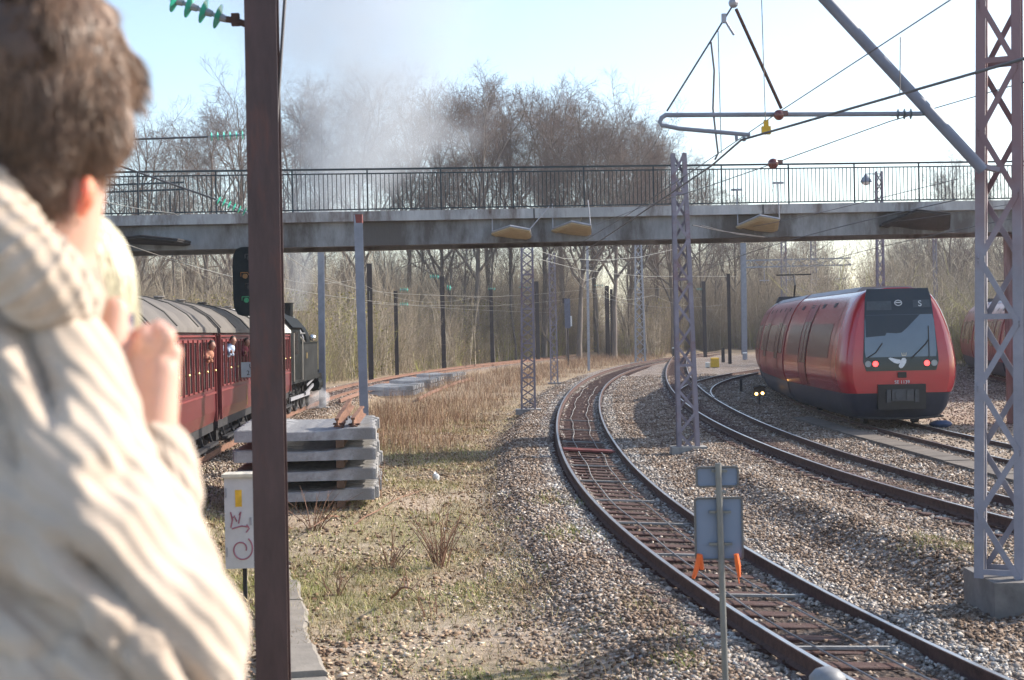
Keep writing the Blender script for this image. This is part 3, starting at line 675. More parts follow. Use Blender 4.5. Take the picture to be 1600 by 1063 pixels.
    mb.box((.0, -.20, .78), (.5, .05, .05)); mb.build('coupler', G, cp)
    mb = MB(); mb.tube([(-1.25, .25, .28), (-.5, .02, .24), (.5, .02, .24), (1.25, .25, .28)], .03, 6); mb.build('step_bar', M['dark_steel'], c)
CT = commuter(X_T, 40.6, 'red commuter train with two lit red tail lamps and a winged emblem on its cab', True, 5)
C2 = commuter(X_U, 58.0, 'second red commuter train, mostly hidden behind the lattice mast', False, 5)

# ------------------------------------------------------------------ steam train
MAROON = mat('maroon coach paint', (.12, .022, .026), .35, 0, .15, 1.6, .03, spec=.5, coat=.2)
MAROON_L = mat('maroon window posts', (.20, .045, .045), .4, 0, .15, 3)
ROOFC = mat('dusty canvas roof', (.145, .13, .118), .9, 0, .18, 1.3, .15, col2=(.105, .095, .088), thr=.55)
ROOFW = mat('pale van roof', (.48, .46, .43), .9, 0, .15, 1.3, .1)
WIN = mat('coach window glass', (.02, .018, .02), .08, 0, .2, 3, spec=.8)
SEAM = mat('roof seam', (.075, .07, .066), .9)
BRASS = mat('brass', (.6, .45, .2), .3, .9)
GOLD = mat('gold lettering', (.55, .40, .12), .4)
def coach_mesh(L, half=1.45):
    """body, roof and running gear of a wooden coach, length along +y from 0"""
    prof = [(-half*.96, .98), (-half, 1.25), (-half, 2.75), (-half*.97, 3.10), (half*.97, 3.10), (half, 2.75), (half, 1.25), (half*.96, .98)]
    body = MB(); body.loft([[Vector((x, y, z)) for x, z in prof] for y in (0, L)])
    roof = MB(); rp = [(-half-.06, 3.08), (-half-.05, 3.18), (-half*.86, 3.47), (-half*.6, 3.71), (-half*.3, 3.85), (0, 3.90), (half*.3, 3.85), (half*.6, 3.71), (half*.86, 3.47), (half+.05, 3.18), (half+.06, 3.08)]
    roof.loft([[Vector((x, y, z)) for x, z in rp] for y in (-.12, L*.25, L*.5, L*.75, L+.12)])
    return body, roof
def coach(Z0, L, label, windows=True, roofm=None, number=False, skip=()):
    x0, x1 = float(X_L(Z0)), float(X_L(Z0+L)); root = empty('passenger_carriage', (x0, Z0, 0), -math.atan2(x1-x0, L), label, 'railway carriage', 'carriages of the steam train')
    b, r_ = coach_mesh(L); b.build('body', MAROON, root); ro = r_.build('roof', roofm or ROOFC, root, True)
    for y in np.arange(.02, L+.1, (L-.04)/3): 
        pts = [Vector((x, y, z+.012)) for x, z in [(-1.5, 3.19), (-1.25, 3.47), (-.87, 3.71), (-.43, 3.85), (0, 3.90), (.43, 3.85), (.87, 3.71), (1.25, 3.47), (1.5, 3.19)]]
        MB().tube(pts, .016, 4).build('roof_seam', SEAM, ro)
    for y in np.arange(1.2, L-.5, 3.4): v = MB(); v.cyl((.35, y, 3.83), (.35, y, 3.91), .10, .12, 8); v.cyl((.35, y, 3.91), (.35, y, 3.94), .15, .10, 8); v.build('roof_vent', ROOFC, ro)
    if windows:
        n = int((L-.9)/.62); wm = MB(); wm.span((0, -.20, 1.82), (.016, .20, 2.86)); wme = wm.mesh('window', WIN)
        fm = MB()
        for a, bb in (((.004, -.24, 1.78), (.035, -.195, 2.92)), ((.004, .195, 1.78), (.035, .24, 2.92)), ((.004, -.194, 2.862), (.035, .194, 2.92)), ((.004, -.194, 1.78), (.03, .194, 1.818))): fm.span(a, bb)
        fme = fm.mesh('window_frame', MAROON_L)
        hm = MB(); hm.sphere((.05, .26, 2.2), .035, 6, 4); hme = hm.mesh('door_handle', BRASS)
        for s in (1, -1):
            for i in range(n):
                y = .62+i*(L-1.24)/(n-1)
                o = link('window', wme, root, (s*1.45, y, 0), (0, 0, 0 if s > 0 else PI)); link('window_frame', fme, o)
                if s > 0 and i % 2: link('door_handle', hme, o)
    sb = MB()
    for s in (1, -1):
        sb.bar((s*1.46, .02, 1.68), (s*1.46, L-.02, 1.68), .04, .05); sb.bar((s*1.46, .02, 3.0), (s*1.46, L-.02, 3.0), .03, .04)
        for y in (.03, L-.03): sb.bar((s*1.46, y, 1.0), (s*1.46, y, 3.05), .05, .06)
    sb.build('moulding', MAROON_L, root)
    if number:
        for k, ch in enumerate('1386'):
            link('number', text_mesh(ch, .2, .003, GOLD), root, (1.462, L*.62, 1.58-.14*k), (R(90), 0, R(90))) if k < 4 else None
    u = MB()
    u.span((-1.38, 0, .78), (1.38, L, .985)); 
    for s in (1, -1): u.span((s*1.40, .4, .50), (s*1.55, L-.4, .56))
    for y in np.arange(.8, L, 1.5): u.bar((1.42, y, .55), (1.30, y, .95), .05); u.bar((-1.42, y, .55), (-1.30, y, .95), .05)
    u.bar((1.2, 1.6, .55), (1.2, L-1.6, .55), .06); u.box((0.4, L/2, .6), (1.2, 1.3, .45)); u.cyl((.8, L*.3, .6), (.8, L*.3+1.2, .6), .2, n=10)
    for y in (-.25, L+.25):
        for s in (-1, 1): u.cyl((s*.87, y-.2, 1.03), (s*.87, y+.2, 1.03), .07, n=8); u.cyl((s*.87, y+(.16 if y > 0 else -.2), 1.03), (s*.87, y+(.2 if y > 0 else -.16), 1.03), .2, n=12)
    u.build('underframe', M['dark_steel'], root)
    wm = MB()
    for s in (-1, 1): wm.cyl((s*.70, 0, 0), (s*.83, 0, 0), .47, n=20); wm.cyl((s*.83, 0, 0), (s*1.1, 0, 0), .10, n=8); wm.box((s*1.08, 0, .08), (.14, .5, .36))
    wm.cyl((-.7, 0, 0), (.7, 0, 0), .07, n=8); wme = wm.mesh('wheelset', M['dark_steel'])
    for y in (1.5, L-1.5): link('wheelset', wme, root, (0, y, .47))
    return root
cA0 = coach(14.3, 9.4, 'maroon passenger carriage nearest the camera, hidden behind the raised hand')
cA = coach(24.05, 8.95, 'maroon carriage with a row of narrow windows, seen between hand and signal')
cB = coach(33.8, 8.1, 'maroon carriage with gold number on its side, just left of the brown mast', number=True)
cC = coach(42.3, 7.7, 'carriage with pale roof just behind the locomotive, mostly behind the brown mast', roofm=ROOFW)

LOCO = mat('black locomotive paint', (.010, .011, .011), .6, 0, .3, 2, .06, spec=.08)
LOCO_G = mat('grimy locomotive plate', (.030, .031, .031), .8, .0, .4, 1.5, .12, col2=(.014, .014, .014), thr=.55, spec=.04)
Z0 = 50.4; L = 11.6; x0, x1 = float(X_L(Z0)), float(X_L(Z0+L))
lo = empty('steam_locomotive', (x0, Z0, 0), -math.atan2(x1-x0, L), 'black steam tank locomotive under a smoke plume, between two masts', 'steam locomotive'); lo.scale = (1, 1, 1.1)
mb = MB(); mb.span((-1.4, 0, 1.1), (1.4, 11.2, 1.25)); mb.span((-1.42, 11.2, .75), (1.42, 11.4, 1.35)); mb.build('running_board', LOCO_G, lo)
mb = MB(); cp = [(-1.42, 1.25), (-1.45, 2.0), (-1.42, 3.0), (1.42, 3.0), (1.45, 2.0), (1.42, 1.25)]; mb.loft([[Vector((x, y, z)) for x, z in cp] for y in (.1, 2.9)]); cabo = mb.build('cab', LOCO, lo)
mb = MB(); rp = [(-1.58, 2.98), (-1.3, 3.28), (-.7, 3.52), (0, 3.60), (.7, 3.52), (1.3, 3.28), (1.58, 2.98)]; mb.loft([[Vector((x, y, z)) for x, z in rp] for y in (-.25, 3.2)]); mb.build('cab_roof', LOCO, cabo, True)
for s in (-1, 1): mb = MB(); mb.span((s*1.43, 1.0, 2.1), (s*1.47, 2.0, 2.85)); mb.build('cab_window', WIN, cabo)
mb = MB()
for s in (-1, 1): mb.tube([(s*1.50, .35, 1.2), (s*1.52, .35, 2.8)], .03, 6); mb.tube([(s*1.50, 2.75, 1.2), (s*1.52, 2.75, 2.6)], .03, 6)
mb.build('handrail', M['wire_bright'], cabo)
for s in (-1, 1):
    mb = MB(); mb.span((s*.72, 3.0, 1.25), (s*1.42, 8.4, 2.45)); 
    tk = mb.build('side_tank', LOCO_G, lo)
    mb = MB(); mb.bar((s*1.43, 3.0, 2.46), (s*1.43, 8.4, 2.46), .05); 
    mb.build('tank_rim', LOCO, tk)
mb = MB(); mb.span((1.425, 4.6, 1.9), (1.44, 5.0, 2.1)); mb.build('number_plate', BRASS, lo)
mb = MB(); mb.cyl((0, 2.6, 2.45), (0, 9.4, 2.45), .80, n=28); boi = mb.build('boiler', LOCO, lo, True)
mb = MB()
for y in (3.4, 5.2, 7.0, 8.8): mb.tube([(.812*math.cos(a), y, 2.45+.812*math.sin(a)) for a in np.linspace(0, 2*PI, 29)[:-1]], .02, 4, closed=True)
mb.build('boiler_band', M['galv'], boi)
mb = MB(); mb.cyl((0, 9.4, 2.45), (0, 10.7, 2.45), .86, n=28); mb.cyl((0, 10.7, 2.45), (0, 10.82, 2.45), .62, .3, 20); mb.build('smokebox', LOCO, lo, True)
mb = MB(); mb.tube([(0, 10.0, 3.15), (0, 10.0, 3.45), (0, 10.0, 3.95), (0, 10.0, 4.0)], [.30, .22, .24, .30], 16); mb.build('chimney', LOCO, lo, True)
mb = MB(); mb.sphere((0, 7.3, 3.25), (.38, .48, .42), 14, 8); mb.sphere((0, 5.0, 3.2), (.34, .36, .46), 14, 8); mb.cyl((.2, 5.0, 3.5), (.2, 5.0, 3.85), .05); mb.build('dome', LOCO, lo, True)
mb = MB()
for p in ((.5, 8.3, 3.2), (.62, 6.2, 3.05), (.45, 3.6, 3.3)): mb.sphere(p, .12, 8, 6); mb.cyl(p, (p[0], p[1], p[2]+.25), .04)
mb.tube([(.8, 3.2, 2.8), (.84, 9, 2.8)], .025); mb.tube([(.6, 5, 3.1), (.75, 6, 2.9), (.85, 8.6, 2.5), (.9, 9.5, 2.0)], .04); mb.build('pipework', M['wire_bright'], boi)
mb = MB(); mb.sphere((1.15, 9.1, 2.62), .14, 10, 7); mb.build('lamp', mat('polished lamp', (.7, .7, .68), .15, .9), lo, True)
mb = MB(); wheel_r = .72
def spoked(mb, x, y, r):
    mb.tube([(x, y+r*math.cos(a), r+r*math.sin(a)*.97) for a in np.linspace(0, 2*PI, 25)[:-1]], .06, 6, closed=True)
    for a in np.linspace(0, 2*PI, 13)[:-1]: mb.bar((x, y, r), (x, y+r*math.cos(a), r+r*math.sin(a)), .05)
    mb.cyl((x-.08, y, r), (x+.08, y, r), .14, n=10)
for s in (-1, 1):
    for y in (2.0, 4.0, 5.9, 7.8): 
        m2 = MB(); spoked(m2, s*.78, y, wheel_r); m2.build('driving_wheel', M['dark_steel'], lo)
    m2 = MB(); spoked(m2, s*.78, 9.8, .45); m2.build('carrying_wheel', M['dark_steel'], lo)
    m2 = MB(); m2.span((s*1.0, 8.6, .62), (s*1.42, 10.2, 1.08)); m2.cyl((s*1.2, 8.5, .85), (s*1.2, 10.3, .85), .27, n=14); m2.build('cylinder', LOCO, lo)
    m2 = MB(); m2.bar((s*1.12, 2.0, .55), (s*1.12, 7.8, .55), .06, .12); m2.bar((s*1.2, 5.9, .60), (s*1.2, 8.6, .85), .06, .11); m2.bar((s*1.26, 5.9, .9), (s*1.26, 8.4, 1.1), .04, .07); m2.build('motion_rod', M['galv'], lo)
    m2 = MB(); m2.tube([(s*1.3, .3, .3), (s*1.3, .3, 1.1)], .03); m2.box((s*1.32, .35, .45), (.3, .5, .04)); m2.box((s*1.32, .35, .8), (.3, .5, .04)); m2.build('cab_step', M['dark_steel'], lo)
mb = MB(); mb.span((-.6, .2, .5), (.6, 10.8, 1.1)); mb.build('main_frame', M['dark_steel'], lo)
# ------------------------------------------------------------------ masts and posts
def hmast(px_top, y_top, px_base, y_base, Zd, w, mt, label, group=None, name='mast', zbase=None, cap=None, turn=0., plate=True):
    """steel H section mast"""
    b = at(px_base, y_base, Zd); tp = at(px_top, y_top, Zd); zb = float(ground(b.x, b.y))-.1 if zbase is None else zbase
    # run the line down to the ground
    d = (tp-b); b2 = b - d*((b.z-zb)/d.z); o = empty(name, b2, 0, label, 'mast', group)
    mb = MB(); h = w/2; t = w*.09; d = tp-b2
    pr = [(-h, -h), (h, -h), (h, -h+t), (t/2, -h+t), (t/2, h-t), (h, h-t), (h, h), (-h, h), (-h, h-t), (-t/2, h-t), (-t/2, -h+t), (-h, -h+t)]
    ca, sa = math.cos(turn), math.sin(turn); rot = lambda x, y: Vector((x*ca-y*sa, x*sa+y*ca, 0))
    mb.loft([[rot(x, y)+d*q for x, y in pr] for q in (0, .25, .5, .75, 1)]); mb.build('shaft', mt, o)
    if plate: 
        mb = MB(); mb.box((0, 0, .08), (w*2.2, w*2.2, .16)); mb.build('footing', M['concrete'], o)
    if cap: mb = MB(); mb.box(d*.985, (w*1.03, w*1.03, d.length*.032)); mb.build('painted_tip', cap, o)
    return o
def lattice(px_t, y_t, px_b, y_b, Zd, w0, w1, mt, label, depth=None, group=None, leg=.07, panels=12, zbase=None, foot=True, name='lattice_mast', yaw=0.):
    b = at(px_b, y_b, Zd); tp = at(px_t, y_t, Zd); zb = float(ground(b.x, b.y))-.1 if zbase is None else zbase
    d = tp-b; b2 = b-d*((b.z-zb)/d.z); d = tp-b2; o = empty(name, b2, yaw, label, 'lattice mast', group); dp = depth or w0*.7
    c = lambda q, sx, sy: d*q + Vector((sx*(w0+(w1-w0)*q)/2, sy*(dp+(dp*w1/w0-dp)*q)/2, 0))
    for sx in (-1, 1):
        for sy in (-1, 1):
            mb = MB(); a, e = c(0, sx, sy), c(1, sx, sy)
            # angle section
            mb.bar(a, e, leg, .012, up=(0, 1, 0)); mb.bar(a+Vector((-sx*(leg/2-.006), -sy*leg/2, 0))+Vector((sx*(leg-.012)*0, 0, 0)), e+Vector((-sx*(leg/2-.006), -sy*leg/2, 0)), .012, leg, up=(0, 1, 0)); mb.build('leg', mt, o)
    mb = MB(); n = panels
    for i in range(n):
        q0, q1 = i/n, (i+1)/n
        for sy in (-1, 1):
            s = 1 if (i+(sy > 0)) % 2 else -1; mb.bar(c(q0, -s, sy)+Vector((0, sy*.012, 0)), c(q1, s, sy)+Vector((0, sy*.012, 0)), leg*.62, .01, up=(0, 1, 0))
        for sx in (-1, 1):
            s = 1 if (i+(sx > 0)) % 2 else -1; mb.bar(c(q0, sx, -s)+Vector((sx*.014, 0, 0)), c(q1, sx, s)+Vector((sx*.014, 0, 0)), .01, leg*.62, up=(0, 1, 0))
        if i % 4 == 0:
            for sy in (-1, 1): mb.bar(c(q0+.01, -1, sy), c(q0+.01, 1, sy), leg*.6, .012, up=(0, 1, 0))
    mb.build('lacing', mt, o)
    if foot: mb = MB(); mb.box((0, 0, .1), (w0*1.9, dp*2.0, .2)); mb.build('footing', M['concrete'], o)
    return o
def insulator(mb, a, b, n, r, mi=0):
    a, b = Vector(a), Vector(b); mb.cyl(a, b, r*.16, n=6, mi=1)
    for i in range(n):
        p = a.lerp(b, (i+.5)/n); t = (b-a).normalized(); mb.tube([p-t*r*.14, p, p+t*r*.22], [r*.45, r, r*.35], 14, mi); mb.cyl(p+t*r*.22, p+t*r*.7, r*.32, r*.25, 8, mi=1)

# the big brown mast in front
fm = hmast(406.5, -120, 428, 1063, 9.2, .205, M['brown_mast'], 'tall dark brown steel mast close in front, running from top to bottom of the picture', name='brown_mast', turn=R(4))
p_at = lambda px, py, Z=9.2: at(px, py, Z)-fm.location
mb = MB(); insulator(mb, p_at(262, -4), p_at(352, 30), 4, .085); mb.build('insulator', [M['green_glass'], M['galv']], fm, True)
mb = MB(); mb.tube([p_at(352, 30), p_at(366, 32), p_at(384, 38)], .022, 6); mb.box(p_at(368, 31), (.05, .04, .08)); mb.build('insulator_clamp', M['rust'], fm)
mb = MB(); mb.tube([p_at(449, -60), p_at(441, 60), p_at(435, 150), p_at(432, 200)], .011, 6); mb.build('earth_cable', M['wire'], fm)
mb = MB(); mb.tube([p_at(262, -4), p_at(150, -60), p_at(-300, -260)], .012, 6); mb.build('span_wire', M['wire'], fm)

# signal hidden half behind the brown mast
sg = at(391, 440, 37.5); zb = float(ground(sg.x, sg.y)); sroot = empty('railway_signal', (sg.x, sg.y, zb), 0, 'dark signal head with rounded board peeping out left of the brown mast', 'signal')
h = sg.z-zb; mb = MB(); rr = []; w2, h2 = .46, .92
for a in np.linspace(0, 2*PI, 29)[:-1]:
    x, z = math.cos(a), math.sin(a); q = (abs(x)**5+abs(z)**5)**(-1/5); rr.append((x*q*w2, z*q*h2))
mb.loft([[Vector((x, y, h+z)) for x, z in rr] for y in (-.04, .04)]); mb.build('signal_board', mat('dark green black board', (.010, .015, .017), .7, spec=.1), sroot)
for dz, dx, colr, lab in ((.14, -.12, (.7, .3, .05), 'amber_lamp'), (-.50, -.10, (.05, .8, .35), 'green_lamp'), (.62, .0, (.10, .10, .06), 'upper_lamp'), (-.15, 0, (.12, .05, .05), 'lower_lamp')):
    mb = MB(); mb.cyl((dx, -.05, h+dz), (dx, -.09, h+dz), .065, n=14); mb.tube([(dx-.12, -.05, h+dz), (dx-.09, -.2, h+dz+.09), (dx+.09, -.2, h+dz+.09), (dx+.12, -.05, h+dz)], .012, 4); mb.build(lab, mat(lab, tuple(c*.22 for c in colr), .3, emit=(colr, .02)) if dz in (.14, -.50) else M['black'], sroot)
mb = MB(); mb.cyl((.02, .06, 0), (.02, .06, h+.5), .075, n=12); mb.build('signal_post', mat('dark green post', (.03, .05, .05), .5), sroot)
pl = at(388, 578, 37.3)-sroot.location; mb = MB(); mb.box((pl.x+.05, -.10, pl.z), (.52, .02, .40)); pp = mb.build('number_plate', mat('pale plate', (.50, .54, .58), .6, 0, .1, 5), sroot)
link('lettering', text_mesh('U', .16, .003, M['black']), pp, (pl.x+.06, -.115, pl.z+.09), (R(90), 0, 0)); link('lettering', text_mesh('219', .17, .003, M['black']), pp, (pl.x+.06, -.115, pl.z-.09), (R(90), 0, 0))

# blue grey mast standing by the sleeper stack
hm = hmast(559.5, 336, 569, 645, 32, .19, M['blue_mast'], 'blue grey steel mast behind the sleeper stack, its tip painted red', name='mast', cap=M['red_board'], turn=R(3))
# post behind the locomotive
hmast(501, 352, 504, 631, 60.5, .26, M['blue_mast'], 'dark grey mast standing beside the locomotive, hidden above by the footbridge', name='mast')
# dark posts along the rusty track
DP = [(577, 412, 580, 595, 100, .26, 'dark post beside the rusty track, first one right of the blue grey mast'), (618, 455, 620.5, 585, 114, .22, 'dark post beside the rusty track carrying two green insulator rows'),
      (690.5, 432, 694, 575, 131, .30, 'tallest dark post beside the rusty track with a green insulator on top'), (767, 452, 769.5, 570, 141, .28, 'dark post with white insulators at the far end of the rusty track'),
      (838, 440, 841, 566, 152, .34, 'dark post directly behind the nearer small lattice mast'), (948, 447, 950, 553, 160, .36, 'dark post near the bend of the main track with a twin beside it'), (955, 452, 956.5, 556, 161, .24, 'reddish post twinned with the dark post near the bend'),
      (1099, 440, 1102, 552, 152, .28, 'dark slender post right of the tall reddish lattice mast'), (1138, 428, 1140.5, 562, 122, .20, 'thin dark post left of the far commuter train cars'), (1161, 380, 1163, 548, 160, .45, 'thick grey mast beside the tail of the commuter train')]
posts = []
for (a, b_, c, d, Z, w, lab) in DP: posts.append(hmast(a, b_, c, d, Z, w*1.3, M['dark_post'] if w < .4 else M['blue_mast'], lab, 'posts of the overhead line', 'dark_post', plate=False))
def glass_on(o, px, py, Z, dxp, n=4, r=.18):
    mb = MB(); a = at(px, py, Z)-o.location; b = at(px+dxp, py, Z)-o.location; insulator(mb, a, b, n, r); mb.build('insulator', [M['green_glass'], M['galv']], o, True)
glass_on(posts[1], 624, 453, 114, 14); glass_on(posts[1], 624, 476, 114, 14); glass_on(posts[2], 671, 433, 131, 15, 4, .24); glass_on(posts[2], 697, 450, 131, 8, 2, .3)
glass_on(posts[3], 762, 452, 141, 12, 4, .18); glass_on(posts[4], 810, 449, 152, 20); glass_on(posts[5], 928, 446, 160, 15); glass_on(posts[7], 1088, 452, 152, 9)
# small lattice masts
lattice(823, 352, 825.5, 636, 54.5, .52, .40, M['galv_pink'], 'slender grey lattice mast on the verge left of the bend, nearer of the two', leg=.075, panels=22)
lattice(862, 396, 866, 588, 90, .44, .36, M['galv_pink'], 'slender grey lattice mast on the verge left of the bend, farther of the two', leg=.075, panels=18)
hmast(917, 352, 920, 572, 116, .2, M['galv'], 'thin grey post on the outside of the bend', name='mast', plate=False)
lattice(996.5, 350, 1000.5, 561, 136, .95, .5, M['galv'], 'wide grey lattice mast tapering upwards at the bend', leg=.13, panels=16)
lattice(1060, 240, 1075, 690, 35.8, .47, .29, M['galv_pink'], 'tall reddish lattice mast standing between two tracks in front of the footbridge', leg=.105, panels=14, depth=.3)
# far masts of the yard
for (a, b_, c, d, Z, w, lab) in [(1224, 372, 1226, 548, 140, .55, 'lattice mast beyond the commuter train, left of the two carrying the gantry'), (1270, 362, 1273, 540, 150, .6, 'lattice mast beyond the commuter train, right of the two carrying the gantry'),
                                 (1373, 268, 1377, 525, 72, .36, 'lattice mast with a hooded lamp seen through the footbridge railing'), (1460, 372, 1463, 520, 120, .3, 'grey mast above the right shoulder of the commuter train')]:
    o = lattice(a, b_, c, d, Z, w, w*.8, M['galv_pink'], lab, leg=.09, panels=20, foot=False)
    if 'lamp' in lab:
        q = lambda px, py: at(px, py, Z)-o.location
        mb = MB(); mb.bar(q(1352, 272), q(1378, 272), .05); mb.bar(q(1366, 300), q(1374, 300), .05); mb.build('lamp_arm', M['galv'], o)
        mb = MB(); t = q(1353, 272); mb.tube([t, t+Vector((0, 0, -.12)), t+Vector((0, 0, -.3)), t+Vector((0, 0, -.42))], [.06, .12, .26, .30], 16); mb.build('lamp_hood', M['blue_mast'], o, True)
        mb = MB(); mb.sphere(t+Vector((0, 0, -.46)), (.2, .2, .12), 12, 6); mb.build('lamp_glass', M['white'], o, True)
g0, g1 = at(1164, 418, 145), at(1330, 414, 145); go = empty('gantry', g0, 0, 'horizontal steel gantry beam between the masts beyond the commuter train', 'gantry')
mb = MB(); d = g1-g0
for dz in (0, .7): mb.bar(Vector((0, 0, dz)), d+Vector((0, 0, dz)), .14)
for i in range(14): mb.bar(d*(i/14)+Vector((0, 0, (i % 2)*.7)), d*((i+1)/14)+Vector((0, 0, ((i+1) % 2)*.7)), .07)
mb.build('beam', M['blue_mast'], go)
mb = MB()
for q in (.18, .42, .66, .9): mb.bar(d*q, d*q+Vector((0, 0, -1.6)), .06); mb.cyl(d*q+Vector((-.5, 0, -1.4)), d*q+Vector((.5, 0, -1.4)), .05)
mb.build('hanger', M['galv'], go)

# the big lattice mast at the right edge with its strut and cantilever
zb = .13; ZB = 15.6
CONC_D = mat('shade darkened concrete', (.17, .155, .145), .9, 0, .35, 3, .4)  # base colour lowered to stand in for shade on the foundation block
TWO = mat('grey mast paint, red lead above', (.25, .245, .29), .5, .05, .18, 2.2, .1); nt = TWO.node_tree; b_ = nt.nodes['Principled BSDF']; old = b_.inputs['Base Color'].links[0].from_socket
geo = N(nt, 'ShaderNodeNewGeometry'); sxz = N(nt, 'ShaderNodeSeparateXYZ'); nt.links.new(geo.outputs['Position'], sxz.inputs[0]); nz_ = N(nt, 'ShaderNodeTexNoise', i_Scale=3., i_Detail=5.); nt.links.new(geo.outputs['Position'], nz_.inputs['Vector'])
ad_ = N(nt, 'ShaderNodeMath', operation='MULTIPLY_ADD'); nt.links.new(nz_.outputs[0], ad_.inputs[0]); ad_.inputs[1].default_value = 2.4; nt.links.new(sxz.outputs[2], ad_.inputs[2]); mr_ = N(nt, 'ShaderNodeMapRange'); nt.links.new(ad_.outputs[0], mr_.inputs[0]); mr_.inputs[1].default_value = 4.6; mr_.inputs[2].default_value = 6.0
nt.links.new(mix(nt, mr_.outputs[0], old, (.22, .135, .145, 1)), b_.inputs['Base Color'])
bm_ = lattice(1558, -90, 1563, 885, ZB, .42, .36, TWO, 'big grey and red lattice mast on a concrete block at the right edge', leg=.10, panels=10, depth=.38, zbase=zb, foot=False, name='big_lattice_mast', yaw=R(-24))
fb = empty('mast_footing', (bm_.location.x+.05, bm_.location.y, 0), 0, 'concrete foundation block under the big lattice mast', 'foundation')
mb = MB(); mb.span((-.26, -.42, -.7), (1.3, .62, zb+.002)); mb.build('block', CONC_D, fb)
st = empty('cantilever', at(1530, 262, 15.2), 0, 'overhead line cantilever with a slanting strut hung from the big lattice mast', 'cantilever')
q = lambda px, py, Z=15.2: at(px, py, Z)-st.location
STRUT = mat('blue grey strut paint', (.17, .185, .24), .5, 0, .15, 3, .05)
mb = MB(); mb.tube([q(1536, 266), q(1290, 0), q(1110, -195)], .062, 14); mb.build('strut', STRUT, st, True)
mb = MB(); mb.tube([q(1440, 178), q(1052, 180)], .026, 10); mb.tube([q(1052, 180), q(1040, 180), q(1034, 184), q(1031, 191), q(1034, 196), q(1042, 197)], .026, 10); mb.build('steady_tube', M['blue_mast'], st, True)
mb = MB(); mb.tube([q(1036, 196), q(1060, 201), q(1172, 211)], .024, 10); mb.bar(q(1150, 209), q(1151, 220), .03); mb.bar(q(1162, 210), q(1163, 221), .03); mb.build('registration_arm', M['blue_mast'], st, True)
mb = MB(); insulator(mb, q(1398, 179), q(1428, 178), 3, .06); mb.cyl(q(1392, 179), q(1448, 178), .022); mb.build('insulator', [mat('grey porcelain', (.10, .12, .13), .2), M['galv']], st, True)
mb = MB(); mb.tube([q(1221, 170), q(1150, 14)], .019, 8); mb.build('hanger_rod', M['rust'], st)
mb = MB(); mb.tube([q(1042, 174), q(1143, 12)], .010, 6); mb.tube([q(1145, 8), q(1140, -140)], .012, 6); mb.build('stay_wire', M['wire'], st)
mb = MB(); mb.sphere(q(1146, 5), .055, 10, 6); mb.box(q(1131, 29), (.05, .04, .10)); mb.tube([q(1133, 32), q(1140, 44), q(1147, 55)], .014, 6); mb.build('clamp', M['galv'], st)
mb = MB(); mb.sphere(q(1217, 180, 15.14), (.058, .05, .058), 14, 9); mb.box(q(1217, 180, 15.14)+Vector((.06, 0, .02)), (.07, .05, .05)); mb.build('strain_insulator', M['brown_porcelain'], st, True)
mb = MB(); mb.tube([q(1111, 66), q(1116, 110), q(1114, 170), q(1119, 215), q(1122, 240), q(1117, 250)], .011, 6); mb.build('jumper_cable', M['wire'], st)
mb = MB(); mb.box(q(1197, 204), (.095, .06, .085)); mb.box(q(1197, 193), (.05, .04, .07)); yb = mb.build('section_marker', M['yellow'], st)
mb = MB(); mb.bar(q(1524, 258), q(1560, 266), .09, .05); mb.build('bracket', M['galv_pink'], st)

# ------------------------------------------------------------------ overhead wires
def wires(label, pts_c, mess=None, rad=.008, drops=(), group='overhead lines', mt=None):
    o = empty('overhead_line', pts_c[0], 0, label, 'overhead line', group); b = pts_c[0]
    mb = MB(); mb.tube([p-b for p in pts_c], rad, 6); mb.build('contact_wire', mt or M['wire'], o)
    if mess:
        mb = MB(); mb.tube([p-b for p in mess], rad*.8, 5); mb.build('messenger_wire', mt or M['wire'], o)
    for (p0, p1) in drops: MB().tube([p0-b, p1-b], .005, 4).build('dropper', mt or M['wire'], o)
    return o
def along(f, Z0, Z1, n, z, off=0., sag=0., span=46., ph=0.):
    return [Vector((float(f(Z))+off*math.cos(2*PI*(Z-ph)/span/2), Z, z - sag*(1-abs(2*(((Z-ph)/span) % 1)-1)**2))) for Z in np.linspace(Z0, Z1, n)]
c_near = at(1600, 92, 10.8); c_mid = at(1158, 219, 15.2); d = c_near-c_mid
cw = [c_near+d*1.6, c_near, c_mid, at(1112, 259, 17.5), at(916, 391, 37)] + along(X_M, 46, 165, 26, 5.02, .2)
wires('contact wire over the cable sleeper track, held by the big mast cantilever', cw, rad=.013)
ms = [at(1700, -150, 8.6), at(1485, 0, 11.0), at(1222, 172, 16.5), at(1090, 262, 21)] + [at(985, 333, 27), at(900, 384, 38)]
o = wires('thin messenger wire with droppers running from upper right down to the track bend', ms, rad=.007, drops=[(at(1407, 58, 12.4), at(1406, 150, 12.4)), (at(1190, 0, 15), at(1196, 190, 15)), (at(1122, 48, 15.4), at(1127, 240, 16.5))])
wires('thin wire from a round brown insulator on the railing line up to the big mast', [at(1208, 256, 15.6), at(1390, 190, 15.6), at(1520, 152, 15.6), at(1700, 100, 15.4)], rad=.006)
bi = empty('strain_insulator', at(1208, 256, 15.6), 0, 'round brown insulator ball hanging in front of the footbridge railing', 'insulator')
mb = MB(); mb.sphere((0, 0, 0), .06, 14, 9); mb.box((.07, 0, .02), (.07, .04, .04)); mb.build('ball', M['brown_porcelain'], bi, True)
wires('wire sloping from the brown insulator ball down left past the footbridge', [at(1208, 256, 15.6), at(1110, 290, 19), at(1000, 325, 27), at(930, 352, 36)], rad=.006)
